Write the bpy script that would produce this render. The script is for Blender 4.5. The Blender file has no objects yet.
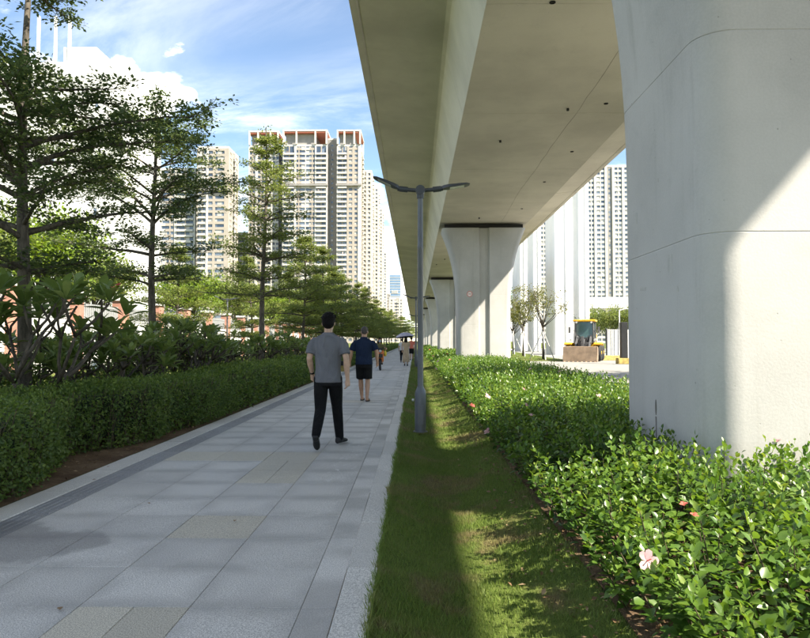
import bpy, math, random
import numpy as np
from mathutils import Vector, Matrix

R = math.radians
PI = math.pi
SC = bpy.context.scene
COL = SC.collection

# ------------------------------------------------------------------ camera, sky, sun, exposure
CAMH = 1.38
cam_d = bpy.data.cameras.new('camera')
cam_d.sensor_width = 36.0
cam_d.lens = 36.0 * 663.0 / 810.0
cam_d.clip_start = 0.05
cam_d.clip_end = 6000
cam = bpy.data.objects.new('camera', cam_d)
COL.objects.link(cam)
cam.location = (0, 0, CAMH)
cam.rotation_euler = (R(90) + math.atan(22 / 663), 0, math.atan(10 / 663))
SC.camera = cam

SUN = Vector((1.0, -0.60, 1.15)).normalized()          # towards the sun
sun_el = math.asin(SUN.z)
sun_az = math.atan2(SUN.x, SUN.y)                       # clockwise from +Y

SC.view_settings.view_transform = 'Standard'
SC.view_settings.look = 'None'
SC.view_settings.gamma = 1.0
SC.view_settings.use_curve_mapping = False
try:
    SC.view_settings.use_white_balance = True          # camera balanced for the shade
    SC.view_settings.white_balance_temperature = 7300
    SC.view_settings.white_balance_tint = 8
except Exception:
    pass
SC.view_settings.exposure = 1.65
SC.render.engine = 'CYCLES'
SC.cycles.use_denoising = True
try:
    SC.cycles.denoiser = 'OPENIMAGEDENOISE'
except Exception:
    pass
SC.cycles.max_bounces = 6
SC.cycles.diffuse_bounces = 4
SC.cycles.use_adaptive_sampling = True
SC.cycles.adaptive_threshold = 0.02
SC.cycles.glossy_bounces = 3
SC.cycles.transmission_bounces = 4
SC.cycles.transparent_max_bounces = 6
SC.cycles.caustics_reflective = False
SC.cycles.caustics_refractive = False
SC.cycles.sample_clamp_indirect = 8.0


def pix_dir(u, v):
    d = Vector(((u - 405.0) / 663.0, (319.0 - v) / 663.0, -1.0))
    return (cam.rotation_euler.to_matrix() @ d).normalized()


def at(u, v, Y):
    """a photo pixel at a given distance along the path"""
    d = pix_dir(u, v)
    t = Y / d.y
    return Vector((d.x * t, Y, CAMH + d.z * t))


CLOUD_SHIFT = 3.78
world = bpy.data.worlds.new('World')
SC.world = world
world.use_nodes = True


def build_world():
    nt = world.node_tree
    N, L = nt.nodes, nt.links
    N.clear()

    def node(t, **k):
        n = N.new(t)
        for a, b in k.items():
            setattr(n, a, b)
        return n

    def math_(op, a, b=None, clamp=False):
        n = node('ShaderNodeMath', operation=op, use_clamp=clamp)
        for i, x in enumerate((a, b)):
            if x is None:
                continue
            if isinstance(x, (int, float)):
                n.inputs[i].default_value = x
            else:
                L.new(x, n.inputs[i])
        return n.outputs[0]

    def rng(x, a, b, c=0.0, d=1.0):
        n = node('ShaderNodeMapRange', interpolation_type='SMOOTHSTEP')
        L.new(x, n.inputs[0])
        for i, q in enumerate((a, b, c, d)):
            n.inputs[i + 1].default_value = q
        return n.outputs[0]

    def noise(vec, scale, detail=6, rough=0.55, dist=0.0):
        n = node('ShaderNodeTexNoise')
        n.inputs['Scale'].default_value = scale
        n.inputs['Detail'].default_value = detail
        n.inputs['Roughness'].default_value = rough
        n.inputs['Distortion'].default_value = dist
        L.new(vec, n.inputs['Vector'])
        return n.outputs['Fac']

    out = node('ShaderNodeOutputWorld')
    bg = node('ShaderNodeBackground')
    bg.inputs['Strength'].default_value = 0.095
    L.new(bg.outputs[0], out.inputs[0])
    sky = node('ShaderNodeTexSky', sky_type='NISHITA')
    sky.sun_disc = False
    sky.sun_elevation = sun_el
    sky.sun_rotation = sun_az
    sky.altitude = 0
    sky.air_density = 0.9
    sky.dust_density = 0.05
    sky.ozone_density = 3.5
    tc = node('ShaderNodeTexCoord')
    D = tc.outputs['Generated']
    sep = node('ShaderNodeSeparateXYZ')
    L.new(D, sep.inputs[0])
    # thin cirrus on a plane high above
    zz = math_('MAXIMUM', math_('ADD', sep.outputs[2], 0.12), 0.06)
    cx = math_('DIVIDE', sep.outputs[0], zz)
    cy = math_('DIVIDE', sep.outputs[1], zz)
    cmb = node('ShaderNodeCombineXYZ')
    L.new(math_('MULTIPLY', cx, 0.75), cmb.inputs[0])
    L.new(math_('ADD', math_('MULTIPLY', cy, 1.5), math_('MULTIPLY', cx, 0.55)), cmb.inputs[1])
    cmb.inputs[2].default_value = 3.7
    cir = noise(cmb.outputs[0], 1.5, 9, 0.62, 0.5)
    cir_big = noise(cmb.outputs[0], 0.45, 3, 0.5, 0.0)
    cirrus = math_('MULTIPLY', rng(cir, 0.42, 0.74), rng(cir_big, 0.40, 0.60))
    cirrus = math_('MULTIPLY', cirrus, 0.62)
    # heaped clouds: noise, thicker towards the horizon, and the banks seen in the picture
    add = node('ShaderNodeMapping')
    add.inputs['Scale'].default_value = (1, 1, 1.7)
    add.inputs['Location'].default_value = (CLOUD_SHIFT, 0, 0)
    L.new(D, add.inputs[0])
    n1 = math_('ADD', math_('MULTIPLY', math_('SUBTRACT', noise(add.outputs[0], 8.5, 9, 0.58, 0.35), .5), 1.15), .5)
    total = None
    for (u, v, rp, s) in ((80, 110, 75, .42), (155, 98, 40, .46), (118, 80, 34, .40), (375, 195, 24, .30), (392, 285, 48, .42), (390, 240, 30, .36), (640, 190, 60, .45)):
        d0 = pix_dir(u, v)
        dot = node('ShaderNodeVectorMath', operation='DISTANCE')
        L.new(D, dot.inputs[0])
        dot.inputs[1].default_value = d0
        m = rng(dot.outputs['Value'], rp / 663.0 * 1.25, 0.0, 0.0, s)
        total = m if total is None else math_('MAXIMUM', total, m)
    low = rng(sep.outputs[2], 0.22, 0.0, 0.0, 0.10)
    big = noise(add.outputs[0], 2.1, 3, 0.5, 0.0)  # broad cloud cover, out of view too, added as white fill for the shade
    dens = math_('ADD', n1, math_('ADD', math_('MAXIMUM', total, rng(big, 0.50, 0.66, 0.0, 0.34)), low))
    cum = rng(dens, 0.66, 0.88)
    cover = math_('MAXIMUM', cum, cirrus)
    shade = rng(dens, 0.70, 1.1, 0.86, 1.0)
    white = node('ShaderNodeCombineXYZ')
    base = 11.0
    L.new(math_('MULTIPLY', shade, base), white.inputs[0])
    L.new(math_('MULTIPLY', shade, base * 1.01), white.inputs[1])
    L.new(math_('MULTIPLY', shade, base * 1.04), white.inputs[2])
    mix = node('ShaderNodeMix', data_type='RGBA')
    L.new(cover, mix.inputs['Factor'])
    L.new(sky.outputs[0], mix.inputs['A'])
    L.new(white.outputs[0], mix.inputs['B'])
    L.new(mix.outputs['Result'], bg.inputs['Color'])


build_world()

sun_d = bpy.data.lights.new('sun', 'SUN')
sun_d.energy = 4.6
sun_d.angle = R(0.7)
sun_d.color = (1.0, 0.955, 0.88)
sun = bpy.data.objects.new('sun', sun_d)
COL.objects.link(sun)
sun.location = (30, -18, 40)
sun.rotation_euler = (-SUN).to_track_quat('-Z', 'Y').to_euler()

# ------------------------------------------------------------------ materials
MATS = {}


class NT:
    def __init__(self, name):
        self.m = bpy.data.materials.new(name)
        self.m.use_nodes = True
        self.t = self.m.node_tree
        self.t.nodes.clear()
        self.out = self.n('ShaderNodeOutputMaterial')
        MATS[name] = self.m

    def n(self, t, **k):
        x = self.t.nodes.new(t)
        for a, b in k.items():
            setattr(x, a, b)
        return x

    def link(self, a, b):
        self.t.links.new(a, b)

    def set(self, sock, x):
        if isinstance(x, (int, float)):
            sock.default_value = x
        elif isinstance(x, (tuple, list)):
            sock.default_value = tuple(x) + ((1.0,) if len(x) == 3 and sock.type == 'RGBA' else ())
        else:
            self.link(x, sock)

    def math(self, op, a, b=None, clamp=False):
        x = self.n('ShaderNodeMath', operation=op, use_clamp=clamp)
        self.set(x.inputs[0], a)
        if b is not None:
            self.set(x.inputs[1], b)
        return x.outputs[0]

    def rng(self, v, a, b, c=0.0, d=1.0):
        x = self.n('ShaderNodeMapRange', interpolation_type='SMOOTHSTEP')
        self.set(x.inputs[0], v)
        for i, q in enumerate((a, b, c, d)):
            self.set(x.inputs[i + 1], q)
        return x.outputs[0]

    def pos(self, scale=(1, 1, 1), world=True):
        if world:
            s = self.n('ShaderNodeNewGeometry').outputs['Position']
        else:
            s = self.n('ShaderNodeTexCoord').outputs['Object']
        mp = self.n('ShaderNodeMapping')
        mp.inputs['Scale'].default_value = scale
        self.link(s, mp.inputs[0])
        return mp.outputs[0]

    def noise(self, vec, scale, detail=4, rough=0.55, dist=0.0):
        x = self.n('ShaderNodeTexNoise')
        x.inputs['Scale'].default_value = scale
        x.inputs['Detail'].default_value = detail
        x.inputs['Roughness'].default_value = rough
        x.inputs['Distortion'].default_value = dist
        self.link(vec, x.inputs['Vector'])
        return x.outputs['Fac']

    def mix(self, f, a, b, blend='MIX'):
        x = self.n('ShaderNodeMix', data_type='RGBA', blend_type=blend)
        self.set(x.inputs['Factor'], f)
        self.set(x.inputs['A'], a)
        self.set(x.inputs['B'], b)
        return x.outputs['Result']

    def bump(self, h, strength=0.3, dist=0.01):
        x = self.n('ShaderNodeBump')
        x.inputs['Strength'].default_value = strength
        x.inputs['Distance'].default_value = dist
        self.link(h, x.inputs['Height'])
        return x.outputs[0]

    def principled(self, color, rough=0.6, normal=None, metallic=0.0, spec=0.5):
        p = self.n('ShaderNodeBsdfPrincipled')
        self.set(p.inputs['Base Color'], color)
        self.set(p.inputs['Roughness'], rough)
        self.set(p.inputs['Metallic'], metallic)
        self.set(p.inputs['Specular IOR Level'], spec)
        if normal is not None:
            self.link(normal, p.inputs['Normal'])
        return p

    def done(self, shader):
        self.link(shader.outputs[0], self.out.inputs['Surface'])
        return self.m


def plain(name, c, rough=0.6, metallic=0.0, var=0.15, scale=6.0, bump=0.0, spec=0.5, world=False):
    t = NT(name)
    v = t.pos(world=world)
    f = t.noise(v, scale, 5)
    d = tuple(x * (1 - var) for x in c)
    l = tuple(min(1, x * (1 + var)) for x in c)
    col = t.mix(t.rng(f, 0.3, 0.7), d, l)
    nrm = t.bump(t.noise(v, scale * 9, 3), bump, 0.01) if bump else None
    r = t.rng(f, 0.3, 0.7, max(0.02, rough - 0.06), min(1, rough + 0.06))
    return t.done(t.principled(col, r, nrm, metallic, spec))


def concrete(name, c, stain=0.25, warm=(1, 1, 1), streak=1.0, fine=1.0):
    t = NT(name)
    v = t.pos()
    big = t.noise(v, 0.35, 5, 0.6)
    mid = t.noise(v, 2.3, 6, 0.6, 0.4)
    st = t.noise(t.pos((3.0, 3.0, 0.22)), 1.1, 5, 0.65)
    fn = t.noise(v, 55, 3)
    pores = t.n('ShaderNodeTexVoronoi')
    pores.inputs['Scale'].default_value = 9
    t.link(v, pores.inputs['Vector'])
    pore = t.math('MULTIPLY', t.rng(pores.outputs['Distance'], 0.075, 0.045), t.rng(mid, 0.48, 0.6))
    a = tuple(x * (1 - stain) for x in c)
    col = t.mix(t.rng(big, 0.3, 0.7), a, c)
    col = t.mix(t.math('MULTIPLY', t.rng(mid, 0.55, 0.8), 0.35 * stain * 3), col, tuple(x * 0.62 for x in c))
    col = t.mix(t.math('MULTIPLY', t.rng(st, 0.52, 0.72), 0.22 * streak), col, (c[0] * .55, c[1] * .53, c[2] * .5))
    col = t.mix(t.math('MULTIPLY', pore, 0.55), col, (.12, .12, .11))
    col = t.mix(t.math('MULTIPLY', t.rng(fn, 0.35, 0.65), 0.12 * fine), col, tuple(min(1, x * 1.25) for x in c))
    h = t.math('ADD', t.math('MULTIPLY', fn, 0.25), t.math('SUBTRACT', mid, pore))
    return t.done(t.principled(col, 0.82, t.bump(h, 0.18, 0.02), spec=0.3))


def leafmat(name, dark, mid, light, transl=0.35, rough=0.42, spec=0.5, yellow=None):
    t = NT(name)
    at_ = t.n('ShaderNodeAttribute', attribute_name='rnd')
    f = at_.outputs['Fac']
    cr = t.n('ShaderNodeValToRGB')
    cr.color_ramp.elements[0].position = 0.0
    cr.color_ramp.elements[0].color = (*dark, 1)
    cr.color_ramp.elements[1].position = 1.0
    cr.color_ramp.elements[1].color = (*(yellow or light), 1)
    e = cr.color_ramp.elements.new(0.45)
    e.color = (*mid, 1)
    e = cr.color_ramp.elements.new(0.93)
    e.color = (*light, 1)
    t.link(f, cr.inputs[0])
    v = t.pos()
    n = t.noise(v, 14, 2)
    col = t.mix(t.math('MULTIPLY', t.rng(n, 0.35, 0.7), 0.35), cr.outputs[0], tuple(x * .6 for x in mid))
    p = t.principled(col, rough, spec=spec)
    tr = t.n('ShaderNodeBsdfTranslucent')
    hs = t.n('ShaderNodeHueSaturation')
    hs.inputs['Hue'].default_value = 0.485
    hs.inputs['Saturation'].default_value = 1.1
    hs.inputs['Value'].default_value = 1.5
    t.link(col, hs.inputs['Color'])
    t.link(hs.outputs[0], tr.inputs['Color'])
    mx = t.n('ShaderNodeMixShader')
    mx.inputs[0].default_value = transl
    t.link(p.outputs[0], mx.inputs[1])
    t.link(tr.outputs[0], mx.inputs[2])
    return t.done(mx)


def bark(name, c):
    t = NT(name)
    n = t.noise(t.pos((6, 6, 1.5), world=False), 3.0, 6, 0.65)
    n2 = t.noise(t.pos(world=False), 1.2, 3)
    col = t.mix(t.rng(n, 0.35, 0.68), tuple(x * .55 for x in c), tuple(x * 1.3 for x in c))
    col = t.mix(t.math('MULTIPLY', t.rng(n2, .5, .7), .4), col, (c[0] * 1.2, c[1] * 1.25, c[2] * 1.2))
    return t.done(t.principled(col, 0.85, t.bump(n, 0.5, 0.02), spec=0.2))


concrete('pier_concrete', (.50, .495, .485), 0.26, streak=1.6)
plain('deck_seam', (.27, .25, .20), .9)
concrete('deck_concrete', (.62, .59, .51), 0.24, streak=0.35)
concrete('white_concrete', (.80, .80, .79), 0.06, streak=0.4)
plain('bearing_rubber', (.02, .02, .022), .8)
plain('dark_hole', (.012, .012, .012), .95)
plain('pier_patch', (.44, .435, .42), .85, var=.12, scale=8)
plain('pier_stain', (.16, .15, .14), .9, var=.3)
plain('lamp_grey', (.13, .14, .155), .42, metallic=.25, var=.10, scale=3, bump=.03)
plain('lamp_dark', (.06, .067, .078), .45, metallic=.2)
plain('lamp_lens', (.55, .56, .55), .25)
plain('sign_red', (.58, .22, .20), .6)
plain('sign_white', (.75, .73, .72), .6)
bark('tree_bark', (.115, .10, .085))
bark('shrub_bark', (.10, .085, .07))
bark('hedge_stem', (.09, .07, .045))
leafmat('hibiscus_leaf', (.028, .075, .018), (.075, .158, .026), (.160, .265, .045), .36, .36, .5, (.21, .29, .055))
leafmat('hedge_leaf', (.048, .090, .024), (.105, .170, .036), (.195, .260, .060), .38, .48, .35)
leafmat('tree_leaf', (.050, .082, .034), (.095, .142, .050), (.185, .225, .075), .42, .5, .3)
leafmat('tree_leaf_light', (.085, .122, .036), (.160, .212, .058), (.270, .300, .090), .44, .5, .3)
leafmat('lime_leaf', (.09, .15, .022), (.17, .26, .035), (.28, .36, .055), .38, .48, .35)
leafmat('sparse_leaf', (.09, .10, .03), (.15, .17, .05), (.24, .24, .08), .40, .5, .3)
leafmat('frangipani_leaf', (.090, .140, .040), (.145, .215, .060), (.230, .290, .095), .34, .40, .45)
leafmat('petal_pink', (.62, .30, .36), (.75, .42, .46), (.85, .62, .62), .35, .5, .2)
leafmat('petal_red', (.50, .10, .09), (.62, .16, .13), (.72, .24, .18), .3, .5, .2)
leafmat('dry_leaf', (.11, .065, .035), (.21, .13, .07), (.36, .26, .16), .1, .7, .2)
plain('soil_stone', (.30, .26, .21), .9, var=.3, scale=20, bump=.3)
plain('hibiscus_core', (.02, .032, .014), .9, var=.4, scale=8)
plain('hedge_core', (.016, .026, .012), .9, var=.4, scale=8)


def grass_colours(t):
    """shared by the turf sheet and its blades so that dry patches coincide"""
    v = t.pos((1, 1, 0))
    a = t.noise(v, 1.15, 4, 0.6, 0.6)
    b = t.noise(v, 4.5, 3, 0.6)
    dry = t.rng(t.math('ADD', t.math('MULTIPLY', a, .75), t.math('MULTIPLY', b, .25)), 0.49, 0.62)
    return v, dry, b


def turf_mat():
    t = NT('turf')
    v, dry, b = grass_colours(t)
    fine = t.noise(v, 60, 4, .7)
    g = t.mix(t.rng(b, .3, .7), (.085, .120, .030), (.125, .160, .042))
    s = t.mix(t.rng(fine, .3, .7), (.10, .072, .042), (.20, .15, .085))
    col = t.mix(t.math('MULTIPLY', dry, .9), g, s)
    return t.done(t.principled(col, .95, t.bump(fine, .6, .02), spec=.1))


def blade_mat():
    t = NT('grass_blade')
    v, dry, b = grass_colours(t)
    f = t.n('ShaderNodeAttribute', attribute_name='rnd').outputs['Fac']
    g = t.mix(f, (.115, .185, .034), (.225, .300, .070))
    s = t.mix(f, (.22, .175, .075), (.38, .31, .16))
    col = t.mix(t.math('MULTIPLY', dry, .75), g, s)
    p = t.principled(col, .5, spec=.3)
    tr = t.n('ShaderNodeBsdfTranslucent')
    t.link(col, tr.inputs['Color'])
    mx = t.n('ShaderNodeMixShader')
    mx.inputs[0].default_value = .3
    t.link(p.outputs[0], mx.inputs[1])
    t.link(tr.outputs[0], mx.inputs[2])
    return t.done(mx)


turf_mat()
blade_mat()


def soil_mat():
    t = NT('soil')
    v = t.pos()
    a = t.noise(v, 2.0, 5, .6)
    b = t.noise(v, 28, 5, .7)
    col = t.mix(t.rng(a, .35, .65), (.115, .072, .045), (.20, .135, .085))
    col = t.mix(t.math('MULTIPLY', t.rng(b, .4, .7), .5), col, (.055, .04, .028))
    return t.done(t.principled(col, .95, t.bump(b, .8, .04), spec=.1))


soil_mat()


def granite(name, c, tint=0.10, band=True):
    """speckled granite slab; each slab has its own tone, soft shade is painted as dark bands along the joints"""
    t = NT(name)
    v = t.pos()
    oi = t.n('ShaderNodeObjectInfo').outputs['Random']
    sp = t.noise(v, 150, 2, .7)
    sp2 = t.noise(v, 70, 3, .7)
    mid = t.noise(v, 1.7, 5, .6, .5)
    big = t.noise(v, .55, 4, .6, .3)
    k = t.rng(oi, 0, 1, 1 - tint, 1 + tint)
    col = t.mix(t.rng(sp, .38, .62), tuple(x * .62 for x in c), tuple(min(1, x * 1.25) for x in c))
    col = t.mix(t.math('MULTIPLY', t.rng(sp2, .52, .68), .35), col, tuple(x * .5 for x in c))
    kk = t.n('ShaderNodeCombineXYZ')
    for i in range(3):
        t.link(k, kk.inputs[i])
    col = t.mix(1.0, col, kk.outputs[0], 'MULTIPLY')
    # worn, dirty film in large soft patches; joint bands paint in soft shade
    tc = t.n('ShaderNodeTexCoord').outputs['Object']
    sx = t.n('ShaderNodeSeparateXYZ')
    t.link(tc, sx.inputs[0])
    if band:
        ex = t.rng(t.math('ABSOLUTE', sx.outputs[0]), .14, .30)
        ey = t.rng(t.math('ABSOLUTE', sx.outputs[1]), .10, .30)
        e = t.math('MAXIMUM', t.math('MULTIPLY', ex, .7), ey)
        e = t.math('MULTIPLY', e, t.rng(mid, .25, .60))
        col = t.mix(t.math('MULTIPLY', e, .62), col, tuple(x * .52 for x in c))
    col = t.mix(t.math('MULTIPLY', t.rng(big, .48, .68), .38), col, (c[0] * .58, c[1] * .58, c[2] * .60))
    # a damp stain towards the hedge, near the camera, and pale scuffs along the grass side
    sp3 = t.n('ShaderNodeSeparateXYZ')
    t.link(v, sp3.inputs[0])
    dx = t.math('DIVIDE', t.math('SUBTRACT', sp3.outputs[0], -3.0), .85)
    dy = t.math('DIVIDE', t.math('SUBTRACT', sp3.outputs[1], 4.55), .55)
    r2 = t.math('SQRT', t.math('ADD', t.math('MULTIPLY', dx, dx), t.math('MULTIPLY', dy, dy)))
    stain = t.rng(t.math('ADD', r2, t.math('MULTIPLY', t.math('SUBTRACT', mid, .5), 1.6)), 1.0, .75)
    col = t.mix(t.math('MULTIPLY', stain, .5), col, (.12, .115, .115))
    sc = t.noise(t.pos((2.2, .8, 1)), 5.5, 5, .7, .4)
    bx = t.rng(t.math('ABSOLUTE', t.math('SUBTRACT', sp3.outputs[0], -.78)), .22, .05)
    by = t.math('MULTIPLY', t.rng(sp3.outputs[1], 5.5, 7.5), t.rng(sp3.outputs[1], 15, 12))
    scuff = t.math('MULTIPLY', t.math('MULTIPLY', t.rng(sc, .56, .64), bx), by)
    col = t.mix(t.math('MULTIPLY', scuff, .75), col, (.66, .65, .63))
    rr = t.rng(mid, .3, .7, .62, .82)
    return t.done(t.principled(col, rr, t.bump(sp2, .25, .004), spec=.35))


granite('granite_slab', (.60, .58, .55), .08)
granite('granite_beige', (.54, .50, .42), .08, band=False)
granite('granite_kerb', (.60, .58, .545), .06, band=False)
granite('granite_dark', (.30, .30, .305), .08, band=False)
plain('mortar', (.36, .345, .32), .95, var=.25, scale=12)
plain('road_concrete', (.27, .26, .24), .9, var=.12, scale=1.2, world=True)
plain('roof_red', (.42, .13, .085), .7)
plain('tower_beige', (.36, .32, .28), .85, var=.06, scale=.3)
plain('tower_grey', (.27, .26, .25), .85, var=.08, scale=.3)
plain('tower_white', (.50, .485, .46), .8, var=.05, scale=.3)
plain('tower_cream', (.58, .52, .45), .8, var=.05, scale=.3)
plain('laundry_cloth', (.34, .30, .30), .9, var=.7, scale=.35)
plain('white_wall', (.66, .66, .65), .8, var=.04, scale=.5)
plain('brick_red', (.40, .20, .15), .85, var=.22, scale=2.5)
plain('grille_grey', (.30, .31, .32), .6, var=.1)
plain('hoarding_grey', (.50, .51, .50), .6, var=.12)


def glass_tower():
    t = NT('tower_glass')
    v = t.pos((.42, .42, .34), world=False)
    fl = t.n('ShaderNodeVectorMath', operation='FLOOR')
    t.link(v, fl.inputs[0])
    wn = t.n('ShaderNodeTexWhiteNoise')
    t.link(fl.outputs[0], wn.inputs['Vector'])
    f = wn.outputs['Value']
    col = t.mix(t.rng(f, .1, .9), (.045, .065, .10), (.16, .20, .26))
    col = t.mix(t.rng(f, .78, .82), col, (.42, .40, .37))
    return t.done(t.principled(col, .12, spec=.8))


glass_tower()
t_ = NT('cab_glass')
t_.done(t_.principled((.05, .11, .105), .06, spec=.9))
plain('blue_glass', (.16, .25, .38), .15, var=.1, scale=.05)

# ------------------------------------------------------------------ mesh helpers


def mesh_np(name, V, F, rnd=None, smooth=False, mats=()):
    """V (n,3), F (m,k) arrays -> mesh"""
    V = np.asarray(V, dtype=np.float32)
    F = np.asarray(F, dtype=np.int32)
    me = bpy.data.meshes.new(name)
    me.vertices.add(len(V))
    me.vertices.foreach_set('co', V.ravel())
    m, k = F.shape
    me.loops.add(m * k)
    me.loops.foreach_set('vertex_index', F.ravel())
    me.polygons.add(m)
    me.polygons.foreach_set('loop_start', np.arange(0, m * k, k, dtype=np.int32))
    try:
        me.polygons.foreach_set('loop_total', np.full(m, k, dtype=np.int32))
    except Exception:
        pass
    if smooth:
        me.polygons.foreach_set('use_smooth', np.ones(m, dtype=bool))
    if rnd is not None:
        a = me.attributes.new('rnd', 'FLOAT', 'POINT')
        a.data.foreach_set('value', np.asarray(rnd, dtype=np.float32))
    me.update(calc_edges=True)
    me.validate()
    for q in mats:
        me.materials.append(MATS[q])
    return me


def link(name, data, parent=None, loc=(0, 0, 0), rot=(0, 0, 0)):
    o = bpy.data.objects.new(name, data)
    COL.objects.link(o)
    o.location = loc
    o.rotation_euler = rot
    if parent is not None:
        o.parent = parent
    return o


def tag(o, label=None, cat=None, group=None, kind=None):
    for k, v in (('label', label), ('category', cat), ('group', group), ('kind', kind)):
        if v:
            o[k] = v
    return o


def thing(name, label, cat, loc=(0, 0, 0), rz=0.0, group=None):
    o = link(name, None, None, loc, (0, 0, rz))
    o.empty_display_size = 0.2
    return tag(o, label, cat, group)


def copy_tree(o, parent=None):
    c = o.copy()
    COL.objects.link(c)
    c.parent = parent
    for ch in list(o.children):
        copy_tree(ch, c)
    return c


class MB:
    """collects shapes into one mesh"""

    def __init__(self):
        self.v, self.f = [], []

    def add(self, vs, fs):
        b = len(self.v)
        self.v += [tuple(p) for p in vs]
        self.f += [tuple(i + b for i in f) for f in fs]
        return self

    def box(self, x0, x1, y0, y1, z0, z1):
        vs = [(x0, y0, z0), (x1, y0, z0), (x1, y1, z0), (x0, y1, z0), (x0, y0, z1), (x1, y0, z1), (x1, y1, z1), (x0, y1, z1)]
        return self.add(vs, [(0, 3, 2, 1), (4, 5, 6, 7), (0, 1, 5, 4), (1, 2, 6, 5), (2, 3, 7, 6), (3, 0, 4, 7)])

    def obox(self, o, ax, n, a0, a1, d0, d1, z0, z1):
        """box in a facade frame: origin o, ax along, n outward"""
        vs = []
        for z in (z0, z1):
            for (a, d) in ((a0, d0), (a1, d0), (a1, d1), (a0, d1)):
                vs.append((o[0] + ax[0] * a + n[0] * d, o[1] + ax[1] * a + n[1] * d, z))
        return self.add(vs, [(0, 3, 2, 1), (4, 5, 6, 7), (0, 1, 5, 4), (1, 2, 6, 5), (2, 3, 7, 6), (3, 0, 4, 7)])

    def tube(self, pts, rad, n=8, sq=None):
        pts = [Vector(p) for p in pts]
        if isinstance(rad, (int, float)):
            rad = [rad] * len(pts)
        rad = [(r, r) if isinstance(r, (int, float)) else r for r in rad]
        vs, fs = [], []
        up = None
        for i, p in enumerate(pts):
            a = pts[max(0, i - 1)]
            b = pts[min(len(pts) - 1, i + 1)]
            d = (b - a)
            d = d.normalized() if d.length > 1e-9 else Vector((0, 0, 1))
            if up is None:
                ref = Vector((0, 1, 0)) if abs(d.y) < .9 else Vector((0, 0, 1))
                s = ref.cross(d).normalized()      # about +X for an upward limb
            else:
                s = (up - d * up.dot(d))
                s = s.normalized() if s.length > 1e-6 else Vector((1, 0, 0))
            up = s
            w = d.cross(s)
            for k in range(n):
                th = 2 * PI * k / n
                vs.append(p + s * (rad[i][0] * math.cos(th)) + w * (rad[i][1] * math.sin(th)))
        for i in range(len(pts) - 1):
            for k in range(n):
                k2 = (k + 1) % n
                fs.append((i * n + k, i * n + k2, (i + 1) * n + k2, (i + 1) * n + k))
        fs.append(tuple(reversed(range(n))))
        e = (len(pts) - 1) * n
        fs.append(tuple(e + k for k in range(n)))
        return self.add(vs, fs)

    def cyl(self, p0, p1, r0, r1=None, n=16):
        return self.tube([p0, p1], [r0, r0 if r1 is None else r1], n)

    def lathe(self, prof, n=24, c=(0, 0, 0)):
        """prof: list of (radius, z)"""
        vs, fs = [], []
        for (r, z) in prof:
            for k in range(n):
                th = 2 * PI * k / n
                vs.append((c[0] + r * math.cos(th), c[1] + r * math.sin(th), c[2] + z))
        for i in range(len(prof) - 1):
            for k in range(n):
                k2 = (k + 1) % n
                fs.append((i * n + k, i * n + k2, (i + 1) * n + k2, (i + 1) * n + k))
        fs.append(tuple(reversed(range(n))))
        e = (len(prof) - 1) * n
        fs.append(tuple(e + k for k in range(n)))
        return self.add(vs, fs)

    def ell(self, c, r, n=16, m=10):
        c = Vector(c)
        prof = []
        vs, fs = [], []
        for i in range(1, m):
            ph = PI * i / m
            for k in range(n):
                th = 2 * PI * k / n
                vs.append((c.x + r[0] * math.sin(ph) * math.cos(th), c.y + r[1] * math.sin(ph) * math.sin(th), c.z - r[2] * math.cos(ph)))
        for i in range(m - 2):
            for k in range(n):
                k2 = (k + 1) % n
                fs.append((i * n + k, i * n + k2, (i + 1) * n + k2, (i + 1) * n + k))
        b = len(vs)
        vs += [(c.x, c.y, c.z - r[2]), (c.x, c.y, c.z + r[2])]
        for k in range(n):
            k2 = (k + 1) % n
            fs.append((b, k2, k))
            fs.append((b + 1, (m - 2) * n + k, (m - 2) * n + k2))
        return self.add(vs, fs)

    def prism(self, poly, axis, a0, a1):
        """closed 2-D polygon extruded along axis 'x','y' or 'z'"""
        def mk(p, a):
            return {'x': (a, p[0], p[1]), 'y': (p[0], a, p[1]), 'z': (p[0], p[1], a)}[axis]
        n = len(poly)
        vs = [mk(p, a0) for p in poly] + [mk(p, a1) for p in poly]
        fs = [tuple(reversed(range(n))), tuple(range(n, 2 * n))]
        for k in range(n):
            k2 = (k + 1) % n
            fs.append((k, k2, n + k2, n + k))
        return self.add(vs, fs)

    def mesh(self, name, mat, smooth=False, fix=True):
        me = bpy.data.meshes.new(name)
        me.from_pydata(self.v, [], self.f)
        if fix:
            import bmesh
            bm = bmesh.new()
            bm.from_mesh(me)
            bmesh.ops.recalc_face_normals(bm, faces=bm.faces)
            bm.to_mesh(me)
            bm.free()
        if smooth:
            me.polygons.foreach_set('use_smooth', [True] * len(me.polygons))
        me.materials.append(MATS[mat])
        me.update()
        return me

    def build(self, name, mat, parent=None, loc=(0, 0, 0), rot=(0, 0, 0), smooth=False, bevel=0.0, auto=None):
        o = link(name, self.mesh(name, mat, smooth), parent, loc, rot)
        if auto:
            try:
                o.data.shade_smooth_by_angle(angle=R(auto)) if hasattr(o.data, 'shade_smooth_by_angle') else None
            except Exception:
                pass
        if bevel:
            b = o.modifiers.new('bevel', 'BEVEL')
            b.width = bevel
            b.segments = 2
            b.limit_method = 'ANGLE'
        return o


def shade_auto(me, deg=35):
    """smooth faces, sharp edges above an angle"""
    import bmesh
    bm = bmesh.new()
    bm.from_mesh(me)
    for f in bm.faces:
        f.smooth = True
    for e in bm.edges:
        if len(e.link_faces) == 2 and e.calc_face_angle(0) > R(deg):
            e.smooth = False
    bm.to_mesh(me)
    bm.free()


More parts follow.
